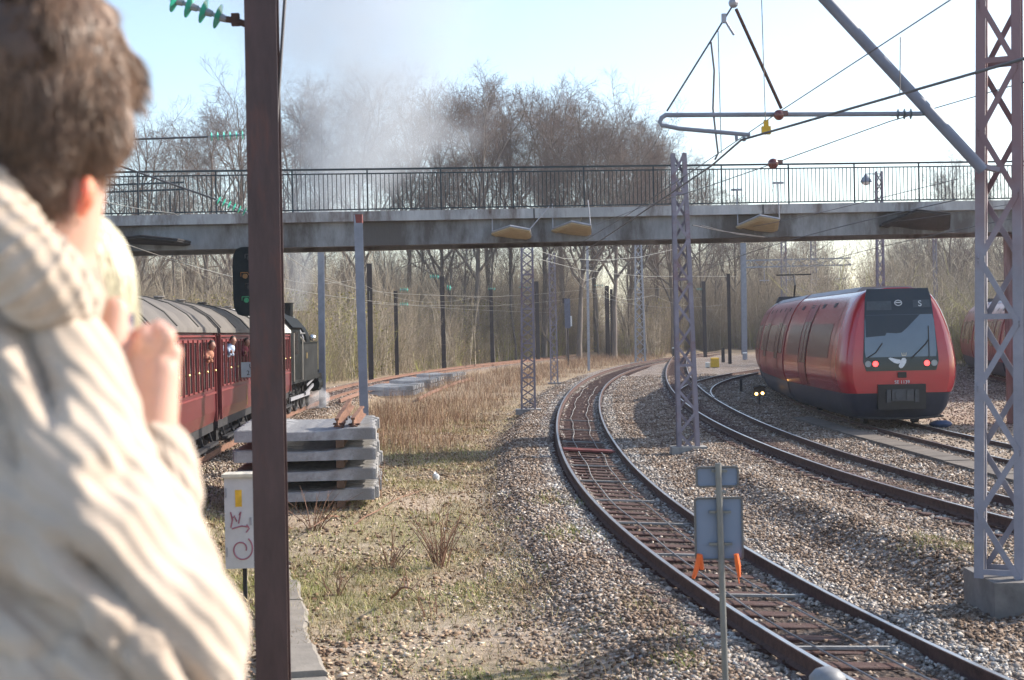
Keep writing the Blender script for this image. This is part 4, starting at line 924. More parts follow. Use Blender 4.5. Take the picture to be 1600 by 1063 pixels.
# catenary of the curving track on the right
wires('overhead wires above the track beside the red commuter train', along(X_R, 24, 150, 40, 5.05, .2), along(X_R, 24, 150, 60, 6.15, .0, .75), .009, [(Vector((float(X_R(Z)), Z, 5.05)), Vector((float(X_R(Z)), Z, 5.6))) for Z in range(44, 140, 7)])
wires('overhead wires above the red commuter train', along(X_T, 24, 120, 34, 5.25, .2), along(X_T, 24, 120, 50, 6.2, 0, .7), .009, [(Vector((float(X_T(Z)), Z, 5.25)), Vector((float(X_T(Z)), Z, 5.8))) for Z in range(44, 118, 8)])
wires('overhead wires above the steam train and the rusty track', along(X_L, 22, 165, 50, 5.05, .25), along(X_L, 22, 165, 70, 6.25, 0, .85, ph=37), .010, [(Vector((float(X_L(Z)), Z, 5.05)), Vector((float(X_L(Z)), Z, 5.7))) for Z in range(40, 160, 8)], mt=M['wire_bright'])
mm = along(X_M, 38, 168, 60, 6.1, 0, .8, ph=37); wires('messenger wire with droppers above the far bend of the main track', mm, None, .010, [(Vector((float(X_M(Z)), Z, 5.02)), Vector((float(X_M(Z)), Z, 5.6))) for Z in range(46, 160, 8)], mt=M['wire_bright'])
# bright feeder wires strung between the dark posts
top = [at(440, 395, 76), at(500, 432, 88), at(560, 452, 98), at(620, 459, 112), at(691, 462, 130), at(768, 464, 140), at(838, 460, 151), at(948, 450, 159), at(1100, 452, 152)]
wires('bright feeder wire strung from post to post along the wood', top, None, .016, mt=M['wire_bright'])
wires('lower bright feeder wire along the wood below the first', [p+Vector((0, .3, -.9)) for p in top[2:]], None, .014, mt=M['wire_bright'])
wires('bright wire sagging from under the footbridge towards the bend', [at(838, 391, 60), at(880, 404, 70), at(940, 407, 84), at(1000, 402, 100), at(1060, 388, 112)], None, .012, mt=M['wire_bright'])
wires('second bright wire sagging lower from under the footbridge', [at(842, 405, 60), at(900, 420, 72), at(960, 428, 88), at(1010, 432, 104), at(1150, 432, 130)], None, .012, mt=M['wire_bright'])
wires('wire pair running from the reddish lattice mast under the guard tray', [at(1082, 352, 36), at(1130, 362, 38), at(1200, 371, 40), at(1216, 372, 41)], [at(1095, 352, 36), at(1150, 366, 38), at(1200, 372, 40), at(1216, 376, 41)], .012, mt=M['wire'])
# wires with green insulators ending behind the brown mast
for (a, b, c, e, lab) in (((150, 220), (325, 214), (326, 214), (384, 211), 'upper grey wire with a green insulator string left of the brown mast'), ((120, 236), (338, 312), (338, 312), (386, 333), 'slanting grey wire with green insulators crossing the footbridge railing')):
    Zq = 31.5; o = empty('span_wire', at(*a, Zq), 0, lab, 'span wire', 'insulated wires'); v = lambda p: at(*p, Zq)-o.location
    MB().tube([v(a)*3, v(a), v(b)], .022, 6).build('cable', M['wire'], o); mb = MB(); insulator(mb, v(c), v(e), 6, .10); mb.build('insulator', [M['green_glass'], M['galv']], o, True)
    if a[0] == 150: hold = hmast(412, 190, 420, 716, Zq, .2, M['brown_mast'], 'steel mast hidden behind the brown mast, holding the green insulators', plate=False)
wires('thin wire dropping along the right side of the brown mast to the rusty track', [at(432, 360, 30), at(446, 398, 45), at(500, 436, 66), at(560, 452, 86)], None, .011, mt=M['wire_bright'])
# ------------------------------------------------------------------ sign seen from behind
sp = at(1126, 1063, 11.0); zb = float(ground(sp.x, sp.y)); s0 = empty('track_sign', (sp.x, sp.y, zb-.1), 0, 'grey sign seen from behind with two plates on a thin post and orange tapes', 'sign')
q = lambda px, py, dy=0.: at(px, py, 11.0+dy)-s0.location
POST = mat('sign post', (.20, .20, .19), .5, .3, .2, 4); EDGE = mat('sign rim', (.13, .125, .12), .5)
mb = MB(); mb.cyl(q(1122, 724), Vector((q(1135, 1063).x, 0, 0)), .025, n=12); mb.build('post', POST, s0, True)
def plate(name, px0, px1, py0, py1):
    a, b = q(px0, py1, .04), q(px1, py0, .04); w, h = (b.x-a.x), (b.z-a.z); c = (a+b)/2; mb = MB(); rr = []; ri = []
    for cx, cz, a0 in ((1, 1, 0), (-1, 1, 90), (-1, -1, 180), (1, -1, 270)):
        for k in range(5):
            t = R(a0+90*k/4); rr.append(Vector((cx*(w/2-.03)+.03*math.cos(t), 0, cz*(h/2-.03)+.03*math.sin(t)))); ri.append(Vector((cx*(w/2-.035)+.02*math.cos(t), 0, cz*(h/2-.035)+.02*math.sin(t))))
    n = len(rr); Y = Vector((0, 1, 0)); v = [c+p for p in ri]; 
    mb.loft([[c+p for p in ri], [c+p-Y*.014 for p in ri]], mi=0, caps=(False, False))
    mb.loft([[c+p-Y*.014 for p in ri], [c+p-Y*.014 for p in rr], [c+p+Y*.012 for p in rr]], mi=1, caps=(False, True)); mb.add([c+p for p in ri], [tuple(range(n))], 0)
    o = mb.build(name, [M['grey_panel'], EDGE], s0)
    return o
plate('small_plate', 1087, 1154, 728, 762); plate('large_plate', 1086, 1160, 776, 876)
mb = MB()
for a, b in (((1116, 769), (1134, 769)), ((1112, 736), (1136, 736)), ((1108, 800), (1142, 800)), ((1108, 850), (1144, 850))): mb.bar(q(*a, .015), q(*b, .015), .045 if a[1] == 769 else .025, .02)
mb.build('clamp', POST, s0)
TAPE = mat('orange tape', (.75, .14, .03), .5, 0, .2, 8)
mb = MB(); mb.tube([q(1093, 866, -.01), q(1090, 884), q(1083, 904)], [.022, .026, .014], 5); mb.tube([q(1094, 868, -.01), q(1097, 890)], [.02, .018], 5); mb.build('tape', TAPE, s0)
mb = MB(); mb.tube([q(1150, 866, -.01), q(1153, 885), q(1155, 902)], [.020, .024, .012], 5); mb.tube([q(1149, 868), q(1155, 912)], [.006, .004], 4); mb.build('tape', TAPE, s0)
# grey rounded cap at the bottom edge
bp_ = at(1293, 1075, 8.6); cpz = float(ground(bp_.x, bp_.y)); bo = empty('marker_post', (bp_.x, bp_.y, cpz), 0, 'grey round topped marker post at the bottom edge by the near rail', 'marker post')
hh = at(1293, 1042, 8.6).z-cpz; mb = MB(); mb.tube([(0, 0, -.1), (0, 0, hh-.13), (0, 0, hh-.06), (0, 0, hh-.02), (0, 0, hh)], [.10, .115, .11, .075, .02], 20); mb.build('cap', mat('grey plastic', (.22, .22, .23), .5), bo, True)

# ------------------------------------------------------------------ white cabinet with yellow label and graffiti
cb = at(374, 937, 18.0); zb = float(ground(cb.x, cb.y)); c0 = empty('control_cabinet', (cb.x, cb.y, zb), R(2), 'narrow white cabinet on a leg with yellow label and pink spray scribbles', 'cabinet')
tl, brp = at(350, 746, 18.0)-c0.location, at(402, 888, 18.0)-c0.location; w = brp.x-tl.x; cx = (tl.x+brp.x)/2
CABW = mat('dirty white cabinet', (.56, .55, .55), .5, 0, .12, 3, .05, col2=(.40, .38, .36), thr=.62)
mb = MB(); mb.span((tl.x, 0, brp.z), (brp.x, .28, tl.z)); mb.build('housing', CABW, c0)
mb = MB(); mb.box((cx, .13, tl.z+.02), (w+.05, .36, .04)); mb.build('lid', mat('cream lid', (.66, .60, .48), .5), c0)
mb = MB(); mb.box((cx+.02, .14, brp.z/2), (.05, .05, brp.z)); mb.build('leg', M['dark_steel'], c0)
g = lambda px, py: Vector(((px-350)/52*w+tl.x, -.006, brp.z+(888-py)/142*(tl.z-brp.z)))
mb = MB(); a = g(393, 815); mb.span((a.x-.012, -.014, a.z-.05), (a.x+.012, -.001, a.z+.05)); mb.build('lock_handle', M['galv'], c0)
for zz in (770, 862): mb = MB(); a = g(353, zz); mb.span((a.x-.012, -.012, a.z-.06), (a.x+.006, -.001, a.z+.06)); mb.build('hinge', M['galv'], c0)
mb = MB(); a, b = g(368, 792), g(379, 766); mb.span((a.x, -.006, a.z), (b.x, -.002, b.z)); mb.build('yellow_label', mat('amber label', (.72, .42, .03), .5), c0)
mb = MB(); mb.tube([g(377+ (3+r_*1.25)*math.cos(a)*1.0, 858 - (2.5+r_*1.35)*math.sin(a)) for a, r_ in zip(np.linspace(-.3, 2*PI*1.15, 34), np.linspace(3.5, 13, 34))], .010, 5)
for pts in (((362, 812), (366, 806), (370, 815)), ((374, 805), (377, 800), (373, 818)), ((362, 826), (370, 824), (378, 822), (390, 824)), ((360, 800), (363, 812), (360, 824)), ((386, 820), (390, 826), (385, 832))): mb.tube([g(*p) for p in pts], .010, 5)
mb.build('spray_scribble', mat('faded magenta spray', (.36, .15, .19), .8), c0)

# ------------------------------------------------------------------ stack of concrete sleepers
SB = at(478, 793, 25.0); ax = Vector((.996, .075, 0)).normalized(); ay = Vector((-ax.y, ax.x, 0)); rz0 = math.atan2(ax.y, ax.x)
def csleeper(L=2.5):
    mb = MB(); rings = []
    for x, w0, w1, h in ((-1.25, .30, .22, .20), (-1.2, .31, .23, .215), (-.75, .31, .22, .215), (-.35, .27, .19, .165), (0, .26, .18, .16), (.35, .27, .19, .165), (.75, .31, .22, .215), (1.2, .31, .23, .215), (1.25, .30, .22, .20)):
        rings.append([Vector((x, -w0/2, 0)), Vector((x, w0/2, 0)), Vector((x, w1/2, h-.02)), Vector((x, w1/2-.02, h)), Vector((x, -w1/2+.02, h)), Vector((x, -w1/2, h-.02))])
    return mb.loft(rings)
CSL = [csleeper().mesh('concrete_sleeper', M['sleeper_concrete']) for _ in range(2)]
CLIPM = MB(); 
for s in (-1, 1):
    for k in (-1, 1): CLIPM.box((s*.75+k*.09, 0, .225), (.035, .10, .05))
CLIP = CLIPM.mesh('rail_clip', M['rust'])
layers = ['bottom', 'second lowest', 'second highest', 'topmost']
for lz in range(4):
    for i in range(12):
        p = SB + ax*random.uniform(-.055, .055) + ay*(.16+.318*i) + Vector((0, 0, .10+lz*.36)) + ax*(lz-1.5)*-.015
        lab = ('front concrete sleeper of the %s layer in the stack' if i == 0 else 'ribbed concrete sleeper packed behind the front one in the %s layer') % layers[lz]
        o = link('concrete_sleeper', CSL[i % 2], None, p, (0, 0, rz0+random.uniform(-.014, .014))); tag(o, lab, 'sleeper', 'concrete sleepers in the stack' )
        if lz == 3: link('rail_clip', CLIP, o)
    for s, nm in ((-.85, 'left'), (.62, 'right')):
        if lz: pass
        mb = MB(); mb.bar(Vector((0, 0, 0)), ay*4.0, .14, .135, mi=0); o = mb.build('timber_bearer', M['timber'], None, loc=SB+ax*s+Vector((0, 0, .10+lz*.36-.07 if lz else .03)))
        tag(o, ('timber bearer under the %s sleeper layer, ' % layers[lz])+('end nearer the brown mast' if s < 0 else 'end nearer the blue grey mast'), 'timber bearer', 'bearers of the sleeper stack')
# rusty chairs lying on top
top = SB+Vector((0, 0, .10+3*.36+.22))
def rail_piece(name, p0, p1, lab):
    o = empty(name, p0, 0, lab, 'rail piece', 'rusty pieces on the stack'); d = p1-p0; z = d.normalized(); x = z.cross(Vector((0, 0, 1))).normalized(); y = x.cross(z)
    pr = [(-.07, 0), (.07, 0), (.07, .015), (.015, .04), (.015, .12), (.038, .135), (.038, .165), (-.038, .165), (-.038, .135), (-.015, .12), (-.015, .04), (-.07, .015)]
    mb = MB(); mb.loft([[x*a+y*b, x*a+y*b+d][0:1][0] for a, b in pr] and [[x*a+y*b for a, b in pr], [x*a+y*b+d for a, b in pr]]); mb.build('bar', M['rust_bright'], o)
    mb = MB(); mb.box(d*.12+y*.02, (.2, .16, .03)); mb.build('base_plate', M['rust'], o)
rail_piece('rail_piece', top+ax*.58+ay*.12, top+ax*.78+ay*1.25+Vector((0, 0, .30)), 'bright orange rusty rail end tilted up on the sleeper stack')
rail_piece('rail_piece', top+ax*.86+ay*.15, top+ax*1.0+ay*1.1+Vector((0, 0, .16)), 'darker rusty rail end lying right of the orange one on the stack')
# bundles of concrete sleepers lying along the rusty track
k = 0
for bi_, (Z0, n, lay) in enumerate(((75, 7, 2), (84, 8, 2), (95, 8, 2))):
    for l_ in range(lay):
        for i in range(n):
            Z = Z0+i*.85; p = Vector((float(X_L(Z))+3.0, Z, float(ground(float(X_L(Z))+3.0, Z))+.10+l_*.30)); o = link('concrete_sleeper', CSL[i % 2], None, p, (0, 0, heading(X_L, Z)+random.uniform(-.02, .02)))
            tag(o, 'pale concrete sleeper laid out in the %s %s along the rusty track' % (('nearest', 'middle', 'farthest')[bi_], ('lower row', 'upper row')[l_]), 'sleeper', 'sleepers laid out along the rusty track, %s bundle' % ('nearest', 'middle', 'farthest')[bi_])
for j, (za, zb_, off, lab) in enumerate(((64, 84, 1.75, 'loose rusty rail lying beside the track near the locomotive'), (84, 104, 1.9, 'loose rusty rail lying beside the track left of the far sleepers'), (70, 100, 4.9, 'loose rusty rail lying in the grass in front of the laid out sleepers'))):
    pts = [Vector((float(X_L(Z))+off, Z, float(ground(float(X_L(Z))+off, Z))+.14)) for Z in np.linspace(za, zb_, 12)]
    mb = MB(); mb.loft([[p+Vector((x, 0, z)) for x, z in ((-.07, -.08), (.07, -.08), (.03, .08), (-.03, .08))] for p in pts]); tag(mb.build('loose_rail', M['rust_bright']), lab, 'rail', 'loose rails beside the rusty track')

# ------------------------------------------------------------------ dwarf signals, boxes and litter
p = on_ground(1187, 632, -.13); ds = empty('dwarf_signal', p, 0, 'low dwarf signal with two glowing amber lamps beside the commuter train', 'signal')
AMB = mat('lit amber lamp', (.8, .45, .12), .3, emit=((1, .55, .16), 5))
k = p.y/FPX; mb = MB(); mb.box((0, .06, 10*k+.0), (.07, .07, 20*k)); mb.build('post', M['dark_steel'], ds)
mb = MB(); mb.box((0, .1, 21*k), (20*k, .16, 16*k), taper=.8); mb.tube([(-10*k, 0, 26*k), (0, 0, 29*k), (10*k, 0, 26*k)], .03, 6); mb.build('housing', mat('black signal housing', (.02, .025, .03), .5), ds)
for s, h in ((-1, 16.5), (1, 17.2)): mb = MB(); mb.cyl((s*4.8*k, -.02, h*k), (s*4.8*k, .04, h*k), 2.3*k, n=16); mb.build('amber_lamp', AMB, ds)
def small_box(px, py, wpx, hpx, mt, name, lab, cat, roof=None):
    p = on_ground(px, py, -.15); k = p.y/FPX; o = empty(name, p, 0, lab, cat); mb = MB(); mb.box((0, 0, hpx*k*.45), (wpx*k, wpx*k*.7, hpx*k*.9), taper=.92); mb.build('case', mt, o)
    mb = MB(); mb.box((0, 0, hpx*k*.95), (wpx*k*1.15, wpx*k*.8, hpx*k*.1), taper=.6); mb.build('lid', roof or mt, o); mb = MB(); mb.box((0, 0, 0), (wpx*k*.5, wpx*k*.5, .2)); mb.build('base', M['concrete'], o)
small_box(1117, 574, 13, 15, M['yellow'], 'point_machine_box', 'yellow hooded box standing by the far turnout', 'trackside box')
small_box(1106, 574, 7, 8, M['white'], 'trackside_box', 'small white box left of the yellow hooded box', 'trackside box')
small_box(1164, 562, 7, 11, M['galv'], 'trackside_box', 'grey cabinet standing near the tail of the commuter train', 'trackside box', M['white'])
small_box(1130, 566, 5, 22, M['dark_steel'], 'dwarf_signal', 'dark dwarf signal behind the yellow hooded box', 'signal')
small_box(1158, 612, 4, 20, M['dark_steel'], 'point_lever', 'dark point lever post in front of the commuter train side', 'point lever')
small_box(1052, 559, 3, 16, M['dark_steel'], 'kilometre_post', 'short dark marker post beside the outer rail of the bend', 'marker post', M['white'])
# far signal seen from the back
b = at(888, 560, 130); so_ = empty('railway_signal', (b.x, b.y, float(ground(b.x, b.y))), 0, 'small dark signal seen from behind between the two grey posts at the bend', 'signal'); k = 130/FPX; z0 = at(888, 490, 130).z-so_.location.z
mb = MB(); mb.cyl((0, 0, 0), (0, 0, z0), 1.3*k, n=8); mb.build('signal_post', M['dark_post'], so_); mb = MB(); mb.box((0, 0, z0), (9*k, .2, 46*k)); mb.build('signal_back', mat('slate signal back', (.09, .10, .15), .5), so_); mb = MB(); mb.box((5.5*k, .1, z0-12*k), (3*k, .1, 16*k)); mb.build('white_plate', M['white'], so_)
mb = MB(); mb.box((-4*k, .1, z0+20*k), (7*k, .3, 8*k)); mb.build('lamp_box', M['dark_post'], so_)
# litter
def litter(px, py, r_, lab, mt, name='plastic_bag'):
    p = on_ground(px, py, -.38); mb = MB(); mb.sphere(p+Vector((0, 0, r_*.7)), (r_*.55, r_*.5, r_), 9, 7); o = mb.build(name, mt, None, True)
    for v in o.data.vertices: v.co += Vector((random.uniform(-1, 1), random.uniform(-1, 1), random.uniform(-1, 1)))*r_*.22
    tag(o, lab, 'litter')
litter(681, 752, .12, 'white plastic bag lying on the gravel left of the main track', M['white']); litter(604, 756, .06, 'small white scrap of litter by the right end of the sleeper stack', M['white'], 'paper_scrap')
litter(694, 832, .05, 'small white scrap caught in the bare shrub', M['white'], 'paper_scrap')
p = on_ground(1470, 668, -.13); mb = MB(); mb.sphere(p+Vector((0, 0, .1)), (.35, .2, .12), 10, 6); tag(mb.build('tarpaulin', mat('blue tarpaulin', (.03, .06, .14), .6), None, True), 'crumpled dark blue tarpaulin on the yard beside the red commuter train', 'tarpaulin')
# bare little shrubs and fallen branches on the near ground
def shrub(px, py, h, n, spread, lab, col='shrub bark', seed=0):
    rr = random.Random(seed); p = on_ground(px, py, -.40); p.z = float(ground(p.x, p.y))-.02; mb = MB()
    for i in range(n):
        a = rr.uniform(0, 2*PI); l = h*rr.uniform(.45, 1.05); sp_ = spread*rr.uniform(.1, 1.); d = Vector((math.cos(a), math.sin(a)*.8, 0)); b0 = d*rr.uniform(0, .12)
        pts = [b0 + d*sp_*t**1.4*l + Vector((rr.uniform(-.015, .015), 0, l*t*(1-.15*sp_*t))) for t in np.linspace(0, 1, 5)]; mb.tube(pts, [.008, .007, .006, .004, .002], 4)
        for j in range(2):
            t = rr.uniform(.35, .85); q0 = pts[int(t*4)]; e = q0+Vector((rr.uniform(-.15, .15), rr.uniform(-.1, .1), rr.uniform(.08, .25)))*h; mb.tube([q0, (q0+e)/2+Vector((0, 0, .02)), e], [.004, .003, .0015], 3)
    tag(mb.build('bare_shrub', SHB, None, loc=p), lab, 'shrub', 'bare shrubs on the rough ground')
SHB = mat('reddish twig bark', (.20, .11, .07), .8, 0, .3, 5)
shrub(687, 885, 1.05, 26, .8, 'bare reddish shrub with many upright stems in the grass', seed=1); shrub(608, 888, .75, 11, .9, 'thin bare shrub left of the many stemmed one', seed=2); shrub(490, 842, .85, 14, 1.1, 'bare spreading shrub close to the foot of the sleeper stack', seed=3)
shrub(528, 926, .5, 7, .8, 'low twiggy shrub at the edge of the bare soil', seed=4); shrub(675, 960, .4, 5, .5, 'tiny bare sapling on the bare soil', seed=5); shrub(592, 800, .8, 9, .6, 'bare shrub at the right end of the sleeper stack', seed=6)
for i, (a, b_, lab) in enumerate((((525, 840), (665, 780), 'long fallen branch arching over the grass in front of the sleeper stack'), ((612, 935), (650, 952), 'short broken branch on the bare soil'), ((540, 812), (490, 842), 'forked branch leaning beside the spreading shrub'))):
    p0, p1 = on_ground(*a, -.35), on_ground(*b_, -.25); mb = MB(); pts = [p0.lerp(p1, t)+Vector((0, 0, .22*math.sin(t*2.2)+random.uniform(-.02, .02))) for t in np.linspace(0, 1, 8)]; mb.tube(pts, list(np.linspace(.022, .006, 8)), 6)
    for j in (2, 4, 5, 6): mb.tube([pts[j], pts[j]+Vector((random.uniform(-.1, .3), .1, random.uniform(.1, .35)))], [.008, .003], 4)
    tag(mb.build('fallen_branch', SHB), lab, 'branch')
# ------------------------------------------------------------------ bare winter trees
BARK = mat('grey brown bark', (.17, .14, .12), .9, 0, .35, 2.5, .4, stretch=(1, 1, .3))
TWIG = mat('fine twigs', (.15, .105, .088), .9, 0, .25, 2.)
BARK2 = mat('dark damp bark', (.12, .10, .088), .9, 0, .3, 2.5, .4)
def seg_mesh(name, S, mt, n=3):
    """S: (k,8) p0 xyz, p1 xyz, r0, r1 -> tapered prisms"""
    S = np.asarray(S, float); p0, p1, r0, r1 = S[:, :3], S[:, 3:6], S[:, 6], S[:, 7]; d = p1-p0; d /= np.linalg.norm(d, axis=1)[:, None]+1e-9
    ref = np.where(np.abs(d[:, 2:3]) < .9, np.array([[0, 0, 1.]]), np.array([[1., 0, 0]])); x = np.cross(ref, d); x /= np.linalg.norm(x, axis=1)[:, None]; y = np.cross(d, x)
    a = np.arange(n)*2*PI/n; off = x[:, None, :]*np.cos(a)[None, :, None]+y[:, None, :]*np.sin(a)[None, :, None]
    v = np.concatenate([p0[:, None]+off*r0[:, None, None], p1[:, None]+off*r1[:, None, None]], 1).reshape(-1, 3)
    f = np.array([(k, (k+1) % n, n+(k+1) % n, n+k) for k in range(n)]); f = (f[None]+2*n*np.arange(len(S))[:, None, None]).reshape(-1, 4)
    return big_mesh(name, v, f, mt, smooth=n > 4)
def grow_tree(seed, Ht=24., clear=.28, spread=.62, limbs=9, fork=True, thin=.74, twigs=1.2, up=.35):
    rr = np.random.default_rng(seed); thick, fine = [], []
    def nrm(v): return v/(np.linalg.norm(v)+1e-9)
    def path(p, d, L, r0, r1, k, wob, upw, store):
        out = [(p, r0, d)]; st = L/k
        for i in range(k):
            d = nrm(d+rr.normal(size=3)*wob+np.array([0, 0, upw])); q = p+d*st; ra = r0+(r1-r0)*i/k; rb = r0+(r1-r0)*(i+1)/k
            store.append((*p, *q, ra, rb)); p = q; out.append((p, rb, d))
        return out
    def side(d, ang):
        u = nrm(np.cross(d, rr.normal(size=3))); return nrm(d*math.cos(ang)+u*math.sin(ang))
    def branch(p, d, L, r, lev):
        k = {1: 7, 2: 5, 3: 4, 4: 3}[lev]; store = thick if lev <= 2 else fine
        nodes = path(p, d, L, r, max(r*.42, .006), k, {1: .13, 2: .17, 3: .2, 4: .22}[lev], {1: up*.22, 2: up*.16, 3: .06, 4: .03}[lev], store)
        if lev == 4: return
        nb = {1: 9, 2: int(8*twigs), 3: int(6*twigs)}[lev]
        for j in range(nb):
            t = .22+.78*(j+rr.random())/nb; i = min(int(t*k), k-1); fr = t*k-i; a, b = nodes[i], nodes[i+1]; q = a[0]+(b[0]-a[0])*fr; rq = a[1]+(b[1]-a[1])*fr
            Lc = L*({1: .52, 2: .56, 3: .6}[lev])*(1.15-.55*t)*(.7+.6*rr.random()); branch(q, side(b[2], {1: .75, 2: .8, 3: .75}[lev]*(.7+.6*rr.random())), Lc, max(rq*.5, {1: .03, 2: .014, 3: .009}[lev]*thin), lev+1)
    tr = path(np.zeros(3)-np.array([0, 0, .4]), np.array([0, 0, 1.]), Ht*.62, .40*thin*Ht/24, .14*thin*Ht/24, 9, .045, .12, thick)
    for j in range(limbs):
        t = clear/.62+(1-clear/.62)*((j+rr.random()*.8)/limbs); t = min(t, .995); i = min(int(t*9), 8); fr = t*9-i; a, b = tr[i], tr[i+1]; q = a[0]+(b[0]-a[0])*fr; rq = a[1]+(b[1]-a[1])*fr
        az = j*2.4+rr.random()*.8; el = 1.05-.75*t*rr.uniform(.6, 1.2); d = nrm(np.array([math.cos(az)*math.sin(el), math.sin(az)*math.sin(el), math.cos(el)]))
        h = q[2]/Ht; L = Ht*spread*(.56-.16*abs(h-.45))*(.8+.35*rr.random())
        branch(q, d, L, rq*.62, 1)
    for _ in range(2): branch(tr[-1][0], side(tr[-1][2], .35), Ht*.30, tr[-1][1]*.8, 1)
    S = np.array(thick+fine); top = np.percentile(S[:, 5], 99.7); sc = Ht/top
    tk, fn = np.array(thick), np.array(fine); tk[:, :6] *= sc; fn[:, :6] *= sc
    return tk, fn
VARS = []
for k, (kw, bk) in enumerate(((dict(seed=11, clear=.26, limbs=9), BARK), (dict(seed=12, clear=.34, limbs=10, spread=.58), BARK2), (dict(seed=23, clear=.22, limbs=11, spread=.66), BARK), (dict(seed=34, clear=.40, limbs=8, spread=.6), BARK2),
                              (dict(seed=45, clear=.10, limbs=12, spread=.5, thin=.6, twigs=.8, up=.6), BARK), (dict(seed=56, clear=.45, limbs=8, spread=.34, thin=.55, twigs=.75, up=.8), BARK2))):
    tk, fn = grow_tree(**kw); VARS.append((seg_mesh('trunk', tk, bk, 6), seg_mesh('crown', fn, TWIG, 3)))
def tree(px, top, Z, var, lab, rot=None, name='bare_tree', wide=1., group=None, sink=0.):
    b = at(px, 545, Z); z = float(ground(b.x, b.y)); Ht = at(px, top, Z).z-z; s = Ht/24.
    o = empty(name, (b.x, b.y, z-sink), rot if rot is not None else random.uniform(0, 6.28), lab, 'tree', group); o.scale = (s*wide, s*wide, s)
    link('trunk', VARS[var][0], o); link('crown', VARS[var][1], o)
TR_ = [(745, 106, 122, 0, 1.0, 'large bare tree with a forking trunk behind the footbridge, at the centre of the grove'), (690, 120, 130, 2, .9, 'bare tree just left of the forked one, partly veiled by smoke'), (636, 128, 136, 1, 1., 'bare tree in thin smoke near the right edge of the plume'),
       (575, 112, 140, 0, 1., 'bare tree in the middle of the thick smoke plume'), (508, 120, 138, 3, 1., 'bare tree in the left half of the smoke plume'), (452, 130, 134, 2, 1., 'bare tree in smoke just right of the brown mast'),
       (800, 135, 133, 3, .95, 'tall bare tree right of the forked one, above the left board tray'), (850, 122, 128, 1, 1., 'tall bare tree above the two board trays, highest of the right half of the grove'), (905, 132, 124, 2, 1., 'thick trunked bare tree behind the second board tray'),
       (960, 150, 126, 0, .95, 'bare tree on the right shoulder of the grove, just left of the reddish lattice mast'), (1008, 178, 130, 1, 1., 'bare tree whose crown slopes down behind the cantilever tube end'), (1052, 216, 132, 2, .9, 'lower bare tree behind the reddish lattice mast'), (1098, 250, 144, 0, .8, 'last low bare tree of the grove, right of the reddish lattice mast'),
       (372, 118, 132, 2, 1.0, 'loosely branched bare tree just left of the brown mast'), (318, 165, 124, 0, 1.1, 'fan shaped bare tree behind the upper green insulator wire'), (262, 200, 112, 5, 1.2, 'slim bare tree above the slanting insulator wire'), (218, 150, 134, 2, 1., 'bare tree peeping out right of the brown hair'),
       (1482, 236, 165, 0, .85, 'bare tree above the right end of the footbridge railing'), (1545, 262, 170, 2, .9, 'bare tree behind the big lattice mast'), (1425, 330, 178, 1, 1., 'bare tree behind the dark guard tray'), (1262, 345, 185, 2, 1., 'bare tree low under the footbridge beyond the gantry masts'), (1205, 318, 176, 0, 1., 'bare tree low under the footbridge left of the gantry masts'), (1150, 300, 170, 1, 1., 'bare tree under the footbridge right of the reddish lattice mast'),
       (1500, 345, 150, 3, 1., 'bare tree between the commuter train and the big lattice mast'), (1590, 300, 160, 1, 1., 'bare tree at the far right behind the bridge pier'), (100, 160, 124, 2, 1., 'bare tree behind the man with the cream jumper'), (932, 136, 142, 0, 1., 'back row bare tree filling the grove left of its right shoulder'), (986, 164, 146, 2, 1., 'back row bare tree on the falling right edge of the grove'), (1030, 196, 140, 1, 1., 'bare tree just above the left end of the cantilever tube'), (768, 116, 142, 1, 1., 'tall bare tree in the back row between the forked tree and the left board tray'), (880, 128, 144, 3, 1., 'back row bare tree between the two tallest crowns over the second board tray'),
       (10, 180, 128, 0, 1., 'bare tree far off behind the man, at the left end of the wood')]
for px, top, Z, v, w, lab in TR_: tree(px, top, Z*(1.26 if 430 < px < 1110 else 1.1), v, lab, wide=w)
SL = [(606, 330, 118), (655, 300, 121), (700, 345, 117), (728, 310, 124), (772, 290, 119), (806, 320, 121), (862, 300, 125), (885, 345, 120), (935, 310, 127), (982, 330, 131), (1025, 340, 136), (1066, 330, 140), (1120, 345, 146), (1185, 352, 150), (1395, 365, 160), (1450, 350, 150), (470, 340, 118), (420, 345, 116), (345, 350, 112), (300, 360, 112), (250, 355, 110), (215, 350, 112), (540, 350, 116)]
for i, (px, top, Z) in enumerate(SL): tree(px, top, Z*(1.27 if px > 560 else 1.16), 5 if i % 3 else 4, 'slender bare sapling at the edge of the wood behind the overhead line posts', name='slender_tree', group='slender saplings along the edge of the wood')

